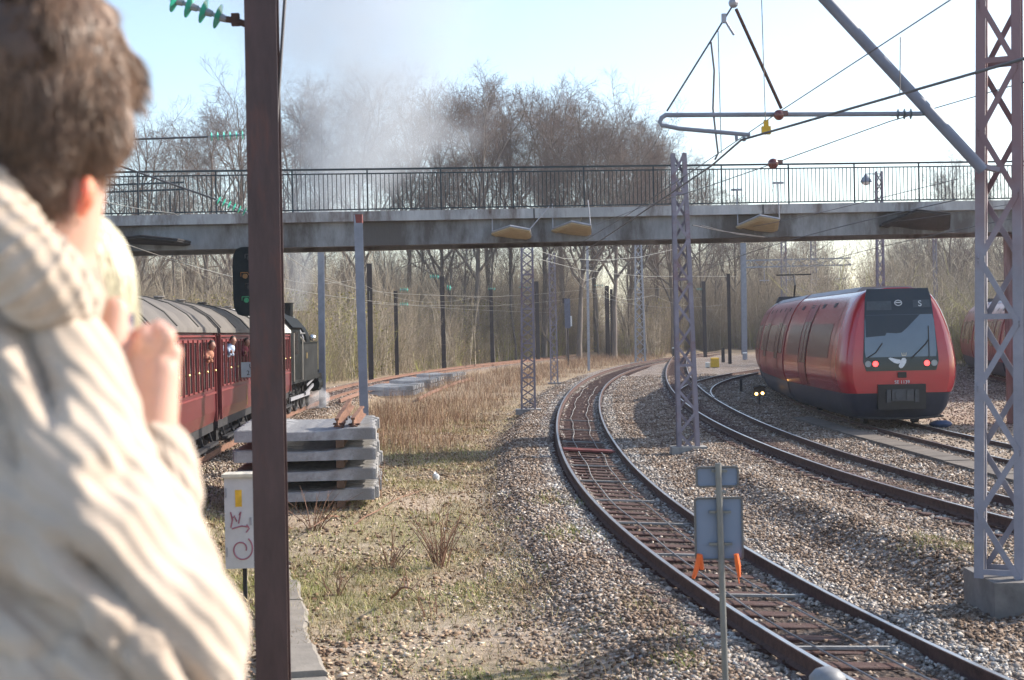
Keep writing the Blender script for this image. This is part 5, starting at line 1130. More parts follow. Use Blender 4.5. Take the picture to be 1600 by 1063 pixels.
# ------------------------------------------------------------------ undergrowth of the wood
def undergrowth(name, n, z0, z1, x0, x1, hmin, hmax, mt, lab, per=9, seed=3, lean=.35, w=1.):
    rr = np.random.default_rng(seed); S = []
    X = rr.uniform(x0, x1, n); Z = rr.uniform(z0, z1, n); 
    dM = lat(X_M, X, np.minimum(Z, 175)); dL = lat(X_L, X, np.minimum(Z, 190))
    k = ~((dM > -6.) & (dM < 14) & (Z < 178)) & ((dL < -4.4) | (Z > 162) | (dM >= 14)) & (np.abs(dL) > 3.6) & ~((X/Z > .229) & (X/Z < .256) & (Z > 105)); X, Z = X[k], Z[k]
    GZ_ = ground(X, Z); HN = .6+.8*vnoise(X, Z, .12, 4)
    for x, y, z, hn in zip(X, Z, GZ_, HN):
        H_ = rr.uniform(hmin, hmax)*hn
        for _ in range(per):
            p = np.array([x, y, z])+rr.normal(size=3)*np.array([.3, .3, 0]); d = np.array([0, 0, 1.])+rr.normal(size=3)*lean*np.array([1, 1, .2]); h = H_*rr.uniform(.5, 1); r = .012*w
            for i in range(3):
                d = d/np.linalg.norm(d); q = p+d*h/3; S.append((*p, *q, r*(1-i*.28), r*(.72-i*.28))); 
                for _b in range(2):
                    e = d*.6+rr.normal(size=3)*.5; t = p+(q-p)*rr.random(); S.append((*t, *(t+e*h*.16), r*.5, r*.25))
                p = q; d = d+rr.normal(size=3)*.16
    return tag(link(name, seg_mesh(name, S, mt, 3)), lab, 'undergrowth', kind='stuff')
UG4 = mat('pale sapling stems', (.35, .295, .225), .85, 0, .3, .3, island=.5)
UG5 = mat('yellow green shoots', (.36, .34, .10), .85, 0, .3, .3, island=.45)
UG1 = mat('brown undergrowth stems', (.27, .205, .135), .9, 0, .3, .35, island=.45)
UG2 = mat('olive undergrowth shoots', (.25, .22, .10), .85, 0, .35, .3, island=.4)
UG3 = mat('grey thicket stems', (.29, .235, .17), .9, 0, .3, .3, island=.4)
undergrowth('undergrowth', 3200, 95, 182, -55, 30, 3, 9, UG1, 'tangled brown undergrowth below the trees along the rusty track', seed=3)
undergrowth('thicket', 4200, 115, 205, -45, 95, 6, 14, UG3, 'tall grey thicket of thin stems filling the wood behind the tracks', seed=5, lean=.16, w=1.5)
undergrowth('olive_undergrowth', 2200, 95, 185, -52, 75, 2, 8, UG2, 'olive green undergrowth with first spring shoots', seed=7, lean=.5)
undergrowth('brown_thicket', 2600, 165, 215, 5, 120, 5, 12, UG1, 'brown thicket beyond the commuter trains', seed=9, lean=.2, w=1.8)
undergrowth('far_thicket', 3600, 180, 250, -90, 80, 9, 18, UG3, 'hazy far thicket closing the view through the wood', seed=11, lean=.18, w=2.2)
undergrowth('pale_saplings', 1150, 106, 180, -50, 75, 6, 13, UG4, 'pale thin sapling stems standing all through the wood edge', per=5, seed=21, lean=.13, w=3.2)
undergrowth('yellow_shoots', 1400, 98, 182, -50, 45, 2, 7, UG5, 'yellow green spring shoots along the foot of the wood', per=8, seed=23, lean=.4, w=2.2)
# fresh leaf buds floating on the shoots
n = 330000; X = rng.uniform(-46, 80, n); Z = rng.uniform(95, 185, n); dM = lat(X_M, X, np.minimum(Z, 175)); dL = lat(X_L, X, np.minimum(Z, 190))
k = ~((dM > -6.) & (dM < 14) & (Z < 178)) & ((dL < -4.4) | (Z > 162) | (dM >= 14)) & (rng.random(n) < sstep(.46, .62, fbm(X, Z, .10, 41))*(X/Z < .22)*(1-.8*sstep(.05, .15, X/Z))); X, Z = X[k], Z[k]
P = np.stack([X, Z, ground(X, Z)+.4+6.5*rng.random(len(X))**1.5], -1); q = rng.normal(size=(len(P), 4, 3))*.055; 
big = (P[:, None]+q).reshape(-1, 3); LEAF = grass_mat('fresh spring leaves', [(0, (.15, .16, .025)), (.5, (.27, .26, .045)), (1, (.40, .36, .09))])
tag(link('spring_leaves', big_mesh('spring_leaves', big, np.arange(len(big)).reshape(-1, 4), LEAF)), 'yellow green first leaves scattered through the undergrowth', 'leaves', kind='stuff')
# ------------------------------------------------------------------ people
def blob(name, shapes, voxel, mt, parent=None, smooth_it=6, disp=None, sub=0):
    """one continuous body: overlapping tapered capsules and ellipsoids fused into a single surface"""
    mb = MB()
    for s in shapes:
        if s[0] == 'c':                      # capsule a, b, ra, rb
            a, b, ra, rb = Vector(s[1]), Vector(s[2]), s[3], s[4]; L = (b-a); t = L.normalized() if L.length > 1e-6 else Vector((0, 0, 1)); pts, rs = [], []
            for k in range(1, 5): an = PI/2*k/4; pts.append(a-t*ra*math.cos(an)); rs.append(ra*math.sin(an))
            for k in range(4, 0, -1): an = PI/2*k/4; pts.append(b+t*rb*math.cos(an)); rs.append(rb*math.sin(an))
            mb.tube(pts, rs, 14)
        else: 
            n0 = len(mb.v); mb.sphere((0, 0, 0), s[2], 16, 11); Rm = s[3] if len(s) > 3 else Matrix.Identity(3)
            for i in range(n0, len(mb.v)): mb.v[i] = tuple(Rm @ Vector(mb.v[i]) + Vector(s[1]))
    me = mb.mesh('tmp', mt); o = bpy.data.objects.new('tmp', me); COL.objects.link(o)
    r_ = o.modifiers.new('r', 'REMESH'); r_.mode = 'VOXEL'; r_.voxel_size = voxel
    s_ = o.modifiers.new('s', 'SMOOTH'); s_.iterations = smooth_it; s_.factor = .5
    dg = bpy.context.evaluated_depsgraph_get(); dg.update(); m2 = bpy.data.meshes.new_from_object(o.evaluated_get(dg)); bpy.data.objects.remove(o); m2.name = name
    if disp:
        n = len(m2.vertices); co = np.empty(n*3, np.float32); m2.vertices.foreach_get('co', co); co = co.reshape(-1, 3); no = np.array([v.normal[:] for v in m2.vertices], np.float32); m2.vertices.foreach_set('co', (co+no*disp(co)[:, None]).astype(np.float32).ravel())
    m2.polygons.foreach_set('use_smooth', [True]*len(m2.polygons)); m2.materials.clear(); m2.materials.append(mt); m2.update()
    return link(name, m2, parent)
SKIN = mat('skin', (.64, .38, .29), .5, 0, .08, 30, .05, bscale=200); SKIN.node_tree.nodes['Principled BSDF'].inputs['Subsurface Weight'].default_value = .35
SKIN.node_tree.nodes['Principled BSDF'].inputs['Subsurface Radius'].default_value = (.012, .004, .002)
def knit():
    m = bpy.data.materials.new('cream cable knit'); m.use_nodes = True; nt = m.node_tree; b = nt.nodes['Principled BSDF']; L = nt.links.new; tc = N(nt, 'ShaderNodeTexCoord').outputs['Object']
    no = N(nt, 'ShaderNodeTexNoise', i_Scale=9., i_Detail=5.); L(tc, no.inputs['Vector']); rp = ramp(nt, [(.3, (.42, .335, .265)), (.7, (.56, .465, .38))]); L(no.outputs[0], rp.inputs[0]); L(rp.outputs[0], b.inputs['Base Color']); b.inputs['Roughness'].default_value = .95
    b.inputs['Specular IOR Level'].default_value = .1; b.inputs['Sheen Weight'].default_value = .25
    w1 = N(nt, 'ShaderNodeTexWave', i_Scale=14., i_Distortion=3., i_Detail=2.); w1.bands_direction = 'DIAGONAL'; L(tc, w1.inputs['Vector']); w2 = N(nt, 'ShaderNodeTexWave', i_Scale=60., i_Distortion=2.); w2.bands_direction = 'Z'; L(tc, w2.inputs['Vector'])
    b1 = N(nt, 'ShaderNodeBump', i_Strength=.35, i_Distance=.010); L(w1.outputs[1], b1.inputs['Height']); b2 = N(nt, 'ShaderNodeBump', i_Strength=.2, i_Distance=.002); L(w2.outputs[1], b2.inputs['Height']); L(b1.outputs[0], b2.inputs['Normal']); L(b2.outputs[0], b.inputs['Normal'])
    return m
KNIT = knit(); JEANS = mat('dark jeans', (.04, .05, .09), .9, 0, .2, 20, .1); SHOE = mat('brown shoe', (.08, .05, .035), .6)
HAIRB = mat('dark hair base', (.10, .06, .042), .6, 0, .35, 30)
HAIRM = mat('brown hair', (.29, .18, .12), .4, 0, .3, 40, island=.6, spec=.5)
BLOND = mat('blond hair', (.90, .80, .61), .4, 0, .2, 40, island=.3, spec=.5)
man = empty('person', at(60, 700, 1.72)*1.0, 0, 'man in a thick cream knitted jumper raising his hand, seen from behind', 'person'); man.location.z = 1.56
mo = man.location
def hpt(px, py, Z): return at(px, py, Z)-mo
head_c = hpt(86, 160, 1.72)
HR = Matrix.Rotation(R(-28), 3, 'Z') @ Matrix.Rotation(R(30), 3, 'X').to_3x3() @ Matrix.Identity(3)
HR = Matrix.Rotation(R(4), 3, 'Z') @ Matrix.Rotation(R(-16), 3, 'X')      # head turned right and bowed, face towards +Y local
hp = lambda x, y, z: head_c + HR @ Vector((x, y, z))
# body: skin head and neck with face
neck0 = hpt(66, 420, 1.70)
shapes = [('e', hp(0, -.005, .02), (.079, .10, .105), HR), ('e', hp(0, .035, -.045), (.062, .068, .075), HR), ('c', hp(0, .075, -.10), hp(0, .05, -.11), .028, .04), ('c', hp(0, .09, -.02), hp(0, .112, -.045), .012, .018), ('e', hp(0, .093, -.075), (.026, .014, .012), HR),
          ('c', hp(0, .085, .03), hp(0, .082, .03), .035, .035), ('c', hpt(100, 290, 1.69), neck0, .050, .062), ('c', neck0, hpt(40, 520, 1.72), .066, .085)]
for s in (-1, 1):
    shapes += [ ('c', hp(s*.034, .085, .012), hp(s*.034, .083, .012), .014, .014)]
body = blob('body', shapes, .006, SKIN, man, 4)
mb = MB()
for s in (-1, 1): mb.sphere(hp(s*.034, .092, .012), .011, 10, 7)
mb.build('eyes', M['white'], man, True)
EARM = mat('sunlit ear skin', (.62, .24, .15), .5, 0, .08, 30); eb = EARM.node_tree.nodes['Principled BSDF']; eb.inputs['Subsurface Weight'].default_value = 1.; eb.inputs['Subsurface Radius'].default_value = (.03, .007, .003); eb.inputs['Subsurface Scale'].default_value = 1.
for s in (-1, 1):
    ec = hp(s*.083, .012, -.062); ec = hpt(139, 300, 1.645) if s > 0 else ec; blob('ear', [('e', ec, (.008, .018, .020), HR), ('e', ec+Vector((-.008, 0, -.018)), (.007, .012, .014), HR)], .004, EARM, man, 2)
# collar: thick rolled turtle neck
col_pts = [hpt(-75, 250, 1.66), hpt(-25, 325, 1.60), hpt(20, 395, 1.585), hpt(62, 440, 1.61), hpt(88, 462, 1.68), hpt(76, 410, 1.78), hpt(20, 340, 1.83), hpt(-45, 268, 1.76)]
cs = [('c', col_pts[i], col_pts[(i+1) % 8], .054, .054) for i in range(8)]
def rib(co):
    t = co[:, 0]*.8+co[:, 2]*-.6
    return -.004*np.abs(np.sin(t*PI/.036))+.002*np.array([mnoise.noise(Vector(c)*14) for c in co])
def closed_spline(P, n):
    out = []; m_ = len(P)
    for k in range(n):
        t = k*m_/n; i = int(t); f = t-i; a, b, c, d = P[(i-1) % m_], P[i % m_], P[(i+1) % m_], P[(i+2) % m_]
        out.append(.5*((2*b)+(c-a)*f+(2*a-5*b+4*c-d)*f*f+(3*b-a-3*c+d)*f**3))
    return out
cpath = closed_spline([hpt(-80, 262, 1.66), hpt(-30, 335, 1.60), hpt(22, 398, 1.585), hpt(66, 442, 1.61), hpt(90, 466, 1.68), hpt(76, 412, 1.78), hpt(20, 345, 1.83), hpt(-50, 275, 1.76)], 240)
mb = MB(); mb.tube(cpath, [.0555-.0055*abs(math.sin(PI*k/7.5))**.6 for k in range(240)], 26, closed=True); collar = mb.build('collar', KNIT, man, True)
collar.data.polygons.foreach_set('use_smooth', [True]*len(collar.data.polygons))
# jumper: torso, right sleeve with forearm raised, left sleeve round the child
sh_r = hpt(70, 600, 1.66); elb = hpt(262, 1075, 1.56); wri = hpt(238, 742, 1.71); chest = hpt(-60, 820, 1.74); hipc = hpt(-40, 1380, 1.74); sh_l = hpt(-300, 560, 1.84); elb_l = hpt(-120, 900, 2.10); wri_l = hpt(110, 800, 2.16)
shapes = [('c', hpt(-15, 580, 1.73), hpt(8, 440, 1.73), .10, .072), ('c', hpt(-90, 560, 1.75), hpt(-45, 370, 1.745), .10, .075), ('c', sh_r, sh_l, .105, .10), ('c', hpt(-30, 640, 1.72), chest, .15, .19), ('c', chest, hipc, .19, .18), ('c', sh_r, hpt(150, 860, 1.58), .105, .100), ('c', hpt(150, 860, 1.58), elb, .100, .092), ('c', elb, hpt(248, 900, 1.63), .088, .078), ('c', hpt(248, 900, 1.63), wri, .074, .050),
          ('c', hpt(10, 545, 1.70), sh_r, .080, .10), ('c', hpt(20, 530, 1.71), hpt(-180, 500, 1.76), .070, .08), ('c', sh_l, elb_l, .09, .07), ('c', elb_l, wri_l, .065, .05), ('e', hpt(290, 1000, 1.58), (.075, .08, .10)),
          ('c', hpt(20, 1200, 1.62), hpt(-200, 1200, 1.66), .15, .15), ('c', hpt(20, 800, 1.64), hpt(60, 1120, 1.60), .13, .12)]
axd = (at(330, 1000, 1.6)-at(100, 640, 1.6)).normalized(); axp = Vector((axd.z, 0, -axd.x))
pz, pe, psr = np.array(elb), np.array(wri), np.array(sh_r)
def folds(co):
    co = np.asarray(co, float); u = co @ np.array(axd); v = co @ np.array(axp); n1 = np.array([mnoise.noise(Vector((c[0]*5, c[1]*5, c[2]*3))) for c in co]); n2 = np.array([mnoise.noise(Vector((c[0]*11+3, c[1]*11, c[2]*9))) for c in co])
    ridge = lambda x: (1-np.abs(np.sin(x)))**1.5
    f = -.042*ridge(v*PI/.13 + n1*3.6 + u*5.0)*np.clip(.42+1.5*n2+.7*n1, 0, 1.3) + .014*n1 + .007*n2
    # cables running down the sleeve
    f += -.016*ridge(v*PI/.21 - u*9 + n2*3.5)**2*np.clip(n1*2+.3, 0, 1)
    f += .0032*np.clip(n1*2+.6, 0, 1)*np.sin(v*2*PI/.046+n1*3.2+1.2*np.sin(u*2*PI/.075))
    return f
blob('jumper', shapes, .0095, KNIT, man, 7, folds)
# bunched fold below the shoulder
mb_c = [('c', hpt(28, 760, 1.56), hpt(150, 770, 1.53), .055, .045), ('c', hpt(150, 770, 1.53), hpt(205, 690, 1.57), .045, .03), ('c', hpt(28, 760, 1.56), hpt(-40, 640, 1.60), .055, .06)]
# hand
WR = hpt(240, 720, 1.715); KN = hpt(232, 580, 1.745)
fing = lambda pts, rs: [('c', pts[i], pts[i+1], rs[i], rs[i+1]) for i in range(len(pts)-1)]
hs = [('c', hpt(246, 745, 1.715), hpt(243, 700, 1.72), .030, .031), ('c', hpt(232, 690, 1.72), hpt(205, 592, 1.745), .029, .024), ('c', hpt(254, 695, 1.72), hpt(266, 590, 1.735), .029, .024), ('c', hpt(243, 692, 1.72), hpt(236, 588, 1.742), .032, .027), ('e', hpt(236, 640, 1.73), (.046, .024, .055))]
hs += fing([hpt(208, 584, 1.745), hpt(222, 558, 1.75), hpt(222, 545, 1.785), hpt(200, 560, 1.81)], [.0165, .0145, .013, .011])
hs += fing([hpt(230, 572, 1.74), hpt(246, 545, 1.73), hpt(243, 530, 1.765), hpt(214, 545, 1.80)], [.016, .0145, .013, .011])
hs += fing([hpt(254, 572, 1.735), hpt(272, 536, 1.73), hpt(262, 524, 1.77), hpt(234, 545, 1.80)], [.016, .0145, .013, .011])
hs += fing([hpt(276, 592, 1.735), hpt(284, 560, 1.74), hpt(272, 550, 1.775), hpt(246, 566, 1.80)], [.0145, .0125, .0115, .010])
hs += fing([hpt(214, 664, 1.73), hpt(190, 606, 1.735), hpt(188, 545, 1.735), hpt(194, 494, 1.745)], [.025, .0215, .0195, .0175])                  # thumb leaves the side of the palm and points up along the camera
hand = blob('hand', hs, .0034, SKIN, man, 2); hand.location = (-.011, 0, .007)
c0 = hpt(236, 716, 1.715); blob('cuff', [('c', hpt(247, 775, 1.70), hpt(244, 722, 1.715), .055, .049), ('c', hpt(244, 722, 1.715), hpt(243, 712, 1.716), .050, .046)], .005, KNIT, man, 3, lambda co: .0016*np.sin(np.arctan2(co[:, 1]-c0.y, co[:, 0]-c0.x)*26))


# trousers and shoes, standing on the platform
g0 = 0.0; hipL, hipR = hipc+Vector((-.10, 0, -.02)), hipc+Vector((.09, .02, -.02))
fL, fR = Vector((hipL.x-.04, hipL.y+.02, .10)), Vector((hipR.x+.05, hipR.y+.08, .10))
blob('trousers', [('c', hipc+Vector((0, 0, .12)), hipc, .175, .17), ('c', hipL, hipL.lerp(fL, .5)+Vector((0, .03, 0)), .10, .075), ('c', hipL.lerp(fL, .5)+Vector((0, .03, 0)), fL, .075, .055), ('c', hipR, hipR.lerp(fR, .5)+Vector((0, .03, 0)), .10, .075), ('c', hipR.lerp(fR, .5)+Vector((0, .03, 0)), fR, .075, .055)], .014, JEANS, man, 6)
for f_ in (fL, fR): blob('shoe', [('c', Vector((f_.x, f_.y-.04, .05)), Vector((f_.x+.03, f_.y+.16, .042)), .05, .042), ('c', Vector((f_.x, f_.y, .05)), f_, .05, .05)], .01, SHOE, man, 3)
# hair as many short curved locks over the scalp
def hair(name, roots, dirs, L, r, mt, parent, curl=.35, droop=.5, seed=2, n=5, fall=None):
    rr = np.random.default_rng(seed); V, F = [], []; c = 0
    k = len(roots); d = dirs/np.linalg.norm(dirs, axis=1)[:, None]; p = roots.copy(); rads = np.linspace(1, .25, n); rings = []
    w = rr.normal(size=(k, 3)); w /= np.linalg.norm(w, axis=1)[:, None]; ref = np.cross(d, w); ref /= np.linalg.norm(ref, axis=1)[:, None]+1e-9; ph = rr.random(k)*6.28
    for i in range(n):
        x = ref; y = np.cross(d, x); rg = np.stack([p+(x*math.cos(a)+y*math.sin(a))*(r*rads[i]) for a in (0, 2*PI/3, 4*PI/3)], 1); rings.append(rg)
        nd = d + (fall if fall is not None else np.array([0, 0, -1.]))*droop + curl*(ref*np.sin(ph+i*1.7)[:, None]+y*np.cos(ph+i*1.7)[:, None]); d = nd/np.linalg.norm(nd, axis=1)[:, None]; p = p+d*(L/(n-1))[:, None]
        x2 = ref-d*np.sum(ref*d, 1)[:, None]; ref = x2/(np.linalg.norm(x2, axis=1)[:, None]+1e-9)
    A = np.stack(rings, 1).reshape(k, n*3, 3); f = np.array([(i*3+j, i*3+(j+1) % 3, (i+1)*3+(j+1) % 3, (i+1)*3+j) for i in range(n-1) for j in range(3)])
    f = (f[None]+n*3*np.arange(k)[:, None, None]).reshape(-1, 4)
    return link(name, big_mesh(name, A.reshape(-1, 3), f, mt, smooth=True), parent)
def scalp(n, rad, c, Rm, keep, seed):
    rr = np.random.default_rng(seed); u = rr.normal(size=(n*3, 3)); u /= np.linalg.norm(u, axis=1)[:, None]; u = u[keep(u)][:n]; Rn = np.array(Rm)
    return (u*np.array(rad)) @ Rn.T + np.array(c), (u/np.array(rad)) @ Rn.T, u
# cap of hair mass, curly, then strands
kp = lambda u: ~((u[:, 1] > .55) & (u[:, 2] < .55)) & ~((u[:, 2] < -.72)) & ~((np.abs(u[:, 0]) > .6) & (u[:, 1] > .0) & (u[:, 2] < -.2))
cap = blob('hair_mass', [('e', hpt(76, 118, 1.70), (.097, .112, .118), HR), ('e', hpt(86, 182, 1.685), (.088, .078, .078), HR), ('e', hpt(52, 262, 1.67), (.056, .05, .056), HR), ('e', hpt(15, 290, 1.66), (.05, .05, .055), HR)], .006, HAIRB, man, 5,
           lambda co: .008*np.array([mnoise.noise(Vector(c)*22) for c in co])+.004*np.array([mnoise.noise(Vector(c)*60) for c in co]))
rt, dr, u = scalp(9000, (.098, .113, .119), hpt(76, 118, 1.70), HR, kp, 4); rt2, dr2, u2 = scalp(4500, (.088, .079, .079), hpt(86, 182, 1.685), HR, lambda u: (u[:, 1] < .2) & (u[:, 2] < .3), 5); rt3, dr3, u3 = scalp(2500, (.058, .052, .058), hpt(50, 264, 1.665), HR, lambda u: (u[:, 1] < .2), 9)
rt = np.concatenate([rt, rt2, rt3]); dr = np.concatenate([dr, dr2, dr3]); rr = np.random.default_rng(8)
lump = np.array([[mnoise.noise(Vector(p)*16), mnoise.noise(Vector(p)*16+Vector((9, 0, 0))), mnoise.noise(Vector(p)*16+Vector((0, 7, 0)))] for p in rt])
hair('hair', rt, dr*.16/np.linalg.norm(dr, axis=1)[:, None]+lump*1.0+rr.normal(size=dr.shape)*.07+np.array([.10, 0, -.35]), .018+.018*rr.random(len(rt)), .0010, HAIRM, man, .12, .30, 3, 6)

# ------------------------------------------------------------------ child with blond hair held in front of him
ch = empty('person', at(118, 560, 2.05), 0, 'small child with blond hair held up in front of the man in the jumper', 'person'); co_ = ch.location
cpt = lambda px, py, Z: at(px, py, Z)-co_
hc = cpt(120, 440, 2.02); CRm = Matrix.Rotation(R(-20), 3, 'Z'); cp_ = lambda x, y, z: hc+CRm @ Vector((x, y, z))
PINK = mat('pink fleece', (.52, .26, .26), .95, 0, .1, 20)
blob('body', [('e', cp_(0, 0, .0), (.068, .082, .085), CRm), ('e', cp_(0, .03, -.04), (.055, .055, .055), CRm), ('c', cp_(0, .078, -.015), cp_(0, .088, -.028), .008, .011), ('c', cp_(0, -.01, -.08), cpt(118, 560, 2.05), .035, .04)]+[('e', cp_(s*.07, 0, -.015), (.01, .02, .025), CRm) for s in (-1, 1)], .006, SKIN, ch, 4)
blob('jacket', [('c', cpt(112, 590, 2.06), cpt(100, 780, 2.08), .085, .10), ('c', cpt(150, 585, 2.04), cpt(168, 690, 1.96), .045, .04), ('c', cpt(75, 590, 2.1), cpt(60, 700, 2.1), .045, .04), ('c', cpt(150, 560, 2.05), cpt(80, 560, 2.08), .05, .05)], .009, PINK, ch, 6)
blob('trousers', [('c', cpt(100, 780, 2.08), cpt(120, 850, 2.12), .10, .085), ('c', cpt(140, 850, 2.10), cpt(150, 1010, 2.15), .055, .045), ('c', cpt(70, 850, 2.12), cpt(60, 1010, 2.2), .055, .045)], .01, JEANS, ch, 6)
blob('hair_mass', [('e', cp_(0, -.012, .018), (.079, .086, .086), CRm), ('e', cp_(0, -.04, -.05), (.068, .050, .07), CRm)], .006, BLOND, ch, 5)
rt, dr, u = scalp(4200, (.080, .088, .087), cp_(0, -.012, .018), CRm, lambda u: ~((u[:, 1] > .5) & (u[:, 2] < .3)) & (u[:, 2] > -.3), 6); 
hair('hair', rt, dr*.4/np.linalg.norm(dr, axis=1)[:, None]+np.array([0, -.1, -.9]), .075+.03*np.random.default_rng(1).random(len(rt)), .0010, BLOND, ch, .10, .55, 3, 6)
# small camera held between them
cm = empty('compact_camera', at(152, 530, 1.80), R(-12), 'small camera with a dark blue top held in the raised hand', 'camera')
mb = MB(); mb.span((-.045, -.012, -.03), (.045, .012, .018)); mb.build('camera_body', mat('dull silver plastic', (.36, .30, .30), .4, .2), cm); mb = MB(); mb.span((-.045, -.0125, .0182), (.045, .0125, .032)); mb.build('camera_top', mat('dark blue plastic', (.05, .05, .12), .4), cm); mb = MB(); mb.cyl((.01, .012, -.004), (.01, .035, -.004), .02, n=16); mb.build('lens', M['black'], cm)

# ------------------------------------------------------------------ passengers leaning out of the carriages
HAIRD = mat('dark hair', (.05, .035, .025), .6)
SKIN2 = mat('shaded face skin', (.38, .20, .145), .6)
def leaner(px, py, Z, shirt, lab, skin=SKIN2, haircol=None, scale=1.):
    haircol = haircol or HAIRD
    p = at(px, py, Z); p.x = float(X_L(p.y))+1.42; o = empty('person', p, 0, lab, 'person', 'passengers leaning out of the carriage windows')
    o.scale = (.86, .86, .86); o.location.z -= .05
    blob('body', [('e', (.22, -.02, .22), (.085, .10, .12)), ('c', (.20, 0, .12), (.10, 0, -.02), .055, .06), ('e', (.30, -.05, .20), (.02, .03, .03)), ('c', (.18, -.2, -.14), (.22, -.34, -.10), .04, .03), ('c', (.22, -.34, -.10), (.23, -.42, -.08), .03, .035)], .016, skin, o, 3)
    blob('shirt', [('c', (.10, 0, -.02), (-.18, .05, -.32), .16, .17), ('c', (.08, -.14, -.04), (.16, -.28, -.18), .065, .05), ('c', (.08, .14, -.04), (.14, .24, -.2), .065, .05)], .02, shirt, o, 4)
    blob('hair', [('e', (.205, .0, .265), (.092, .105, .10))], .02, haircol, o, 2)
leaner(350, 541, 35.4, mat('pale blue shirt', (.38, .46, .60), .9), 'passenger in pale blue leaning far out of the second carriage window')
leaner(371, 543, 38.2, mat('dark red shirt', (.22, .05, .06), .9), 'passenger in dark red leaning out just left of the brown mast')
leaner(310, 550, 31.6, mat('orange shirt', (.40, .18, .12), .9), 'passenger in orange leaning out beside the carriage end')
# ------------------------------------------------------------------ smoke plume and steam
AX = [(468, 486, 16), (466, 455, 26), (470, 410, 42), (500, 350, 85), (545, 280, 140), (570, 210, 180), (572, 140, 205), (552, 60, 245), (530, -20, 290), (515, -140, 340)]
Zs = 60.4; kx = Zs/FPX
axp_ = [(at(a, b, Zs), r_*kx) for a, b, r_ in AX]
zlo, zhi = axp_[0][0].z, axp_[-1][0].z
sm = bpy.data.materials.new('coal smoke'); sm.use_nodes = True; nt = sm.node_tree; nt.nodes.remove(nt.nodes['Principled BSDF']); L = nt.links.new
pv = N(nt, 'ShaderNodeVolumePrincipled'); pv.inputs['Color'].default_value = (.68, .71, .75, 1); pv.inputs['Anisotropy'].default_value = .45; L(pv.outputs[0], nt.nodes['Material Output'].inputs['Volume'])
geo = N(nt, 'ShaderNodeNewGeometry'); sx = N(nt, 'ShaderNodeSeparateXYZ'); L(geo.outputs['Position'], sx.inputs[0])
def mth(op, a, b=None, c=None):
    n = N(nt, 'ShaderNodeMath', operation=op)
    for i, v in enumerate((a, b, c)):
        if v is None: continue
        if hasattr(v, 'links'): L(v, n.inputs[i])
        else: n.inputs[i].default_value = v
    return n.outputs[0]
tz = mth('DIVIDE', mth('SUBTRACT', sx.outputs[2], zlo), zhi-zlo)
xs_ = [p.x for p, r_ in axp_]; rs_ = [r_ for p, r_ in axp_]; tt = [(p.z-zlo)/(zhi-zlo) for p, r_ in axp_]
def curve(vals):
    lo, hi = min(vals), max(vals); n = N(nt, 'ShaderNodeFloatCurve'); c = n.mapping.curves[0]; pts = [(t, (v-lo)/(hi-lo)) for t, v in zip(tt, vals)]
    while len(c.points) < len(pts): c.points.new(.5, .5)
    for q, (a, b) in zip(c.points, pts): q.location = (a, b); q.handle_type = 'AUTO'
    n.mapping.update(); L(tz, n.inputs['Value']); return mth('MULTIPLY_ADD', n.outputs[0], hi-lo, lo)
cx_, rr_ = curve(xs_), curve(rs_)
dx = mth('DIVIDE', mth('SUBTRACT', sx.outputs[0], cx_), rr_); dy = mth('DIVIDE', mth('SUBTRACT', sx.outputs[1], Zs), rr_)
no = N(nt, 'ShaderNodeTexNoise', i_Scale=.36, i_Detail=5., i_Roughness=.6); L(geo.outputs['Position'], no.inputs['Vector'])
d = mth('SQRT', mth('ADD', mth('MULTIPLY', dx, dx), mth('MULTIPLY', dy, dy)))
d = mth('ADD', d, mth('MULTIPLY', mth('SUBTRACT', no.outputs[0], .5), 2.3))
fall = N(nt, 'ShaderNodeMapRange'); fall.interpolation_type = 'SMOOTHSTEP'; L(d, fall.inputs[0]); fall.inputs[1].default_value = 1.0; fall.inputs[2].default_value = .15; fall.inputs[3].default_value = 0; fall.inputs[4].default_value = 1
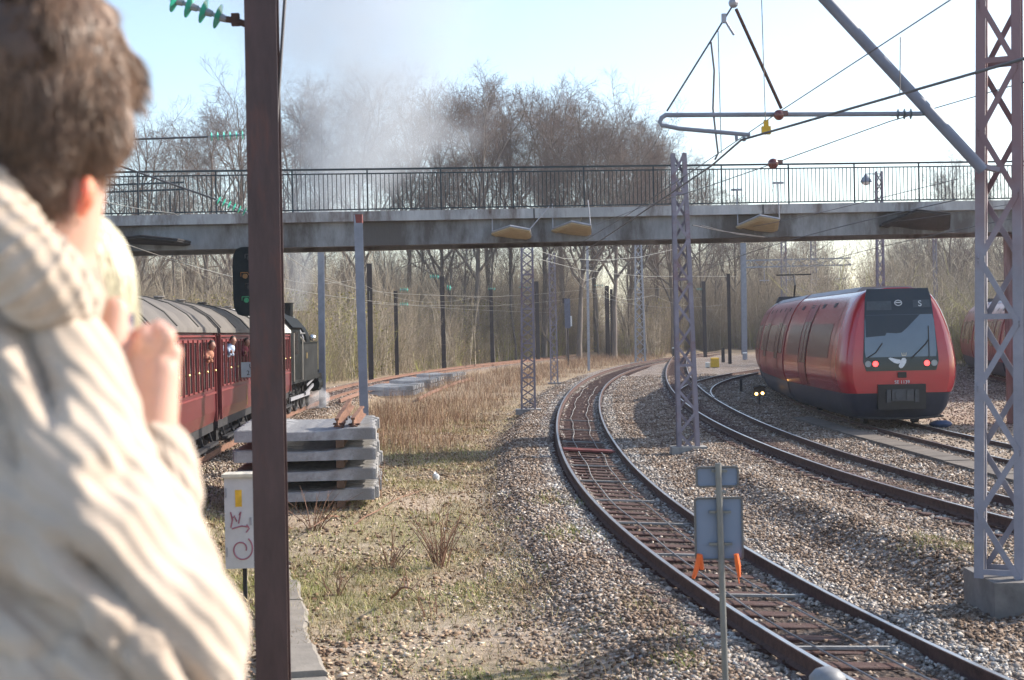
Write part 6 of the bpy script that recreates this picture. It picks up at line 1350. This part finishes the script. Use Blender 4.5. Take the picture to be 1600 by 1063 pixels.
hi_f = N(nt, 'ShaderNodeMapRange'); L(tz, hi_f.inputs[0]); hi_f.inputs[1].default_value = .35; hi_f.inputs[2].default_value = 1.; hi_f.inputs[3].default_value = 1.; hi_f.inputs[4].default_value = .30
dens = mth('MULTIPLY', mth('MULTIPLY', fall.outputs[0], hi_f.outputs[0]), .33)
L(dens, pv.inputs['Density'])
mb = MB(); mb.tube([p for p, r_ in axp_], [r_*1.25 for p, r_ in axp_], 18); pl_ = mb.build('smoke_plume', sm); tag(pl_, 'grey smoke plume rising from the steam locomotive and drifting over the trees', 'smoke', kind='stuff')
stm = bpy.data.materials.new('white steam'); stm.use_nodes = True; nt = stm.node_tree; nt.nodes.remove(nt.nodes['Principled BSDF']); pv = N(nt, 'ShaderNodeVolumePrincipled'); pv.inputs['Color'].default_value = (.95, .95, .97, 1); nt.links.new(pv.outputs[0], nt.nodes['Material Output'].inputs['Volume'])
tc = N(nt, 'ShaderNodeTexCoord'); no = N(nt, 'ShaderNodeTexNoise', i_Scale=2.2, i_Detail=4.); nt.links.new(tc.outputs['Object'], no.inputs['Vector']); mr = N(nt, 'ShaderNodeMapRange'); nt.links.new(no.outputs[0], mr.inputs[0]); mr.inputs[1].default_value = .42; mr.inputs[2].default_value = .62; mr.inputs[4].default_value = 1.3; nt.links.new(mr.outputs[0], pv.inputs['Density'])
p = at(489, 622, 60.2); mb = MB(); mb.sphere((0, 0, 0), (.75, .8, .55), 14, 9); mb.sphere((-.5, .2, -.1), (.5, .5, .35), 12, 8); tag(mb.build('steam_puff', stm, None, True, loc=p), 'white steam puff at the locomotive cylinders', 'steam', kind='stuff')

# the thin spring air between the camera and the wood
hz = bpy.data.materials.new('haze'); hz.use_nodes = True; nt = hz.node_tree; nt.nodes.remove(nt.nodes['Principled BSDF']); pv = N(nt, 'ShaderNodeVolumePrincipled'); pv.inputs['Color'].default_value = (.90, .93, 1, 1); pv.inputs['Density'].default_value = .00032; pv.inputs['Anisotropy'].default_value = .3; nt.links.new(pv.outputs[0], nt.nodes['Material Output'].inputs['Volume'])
mb = MB(); mb.span((-640, -120, -2.2), (640, 740, 46)); tag(mb.build('haze', hz), kind='stuff')
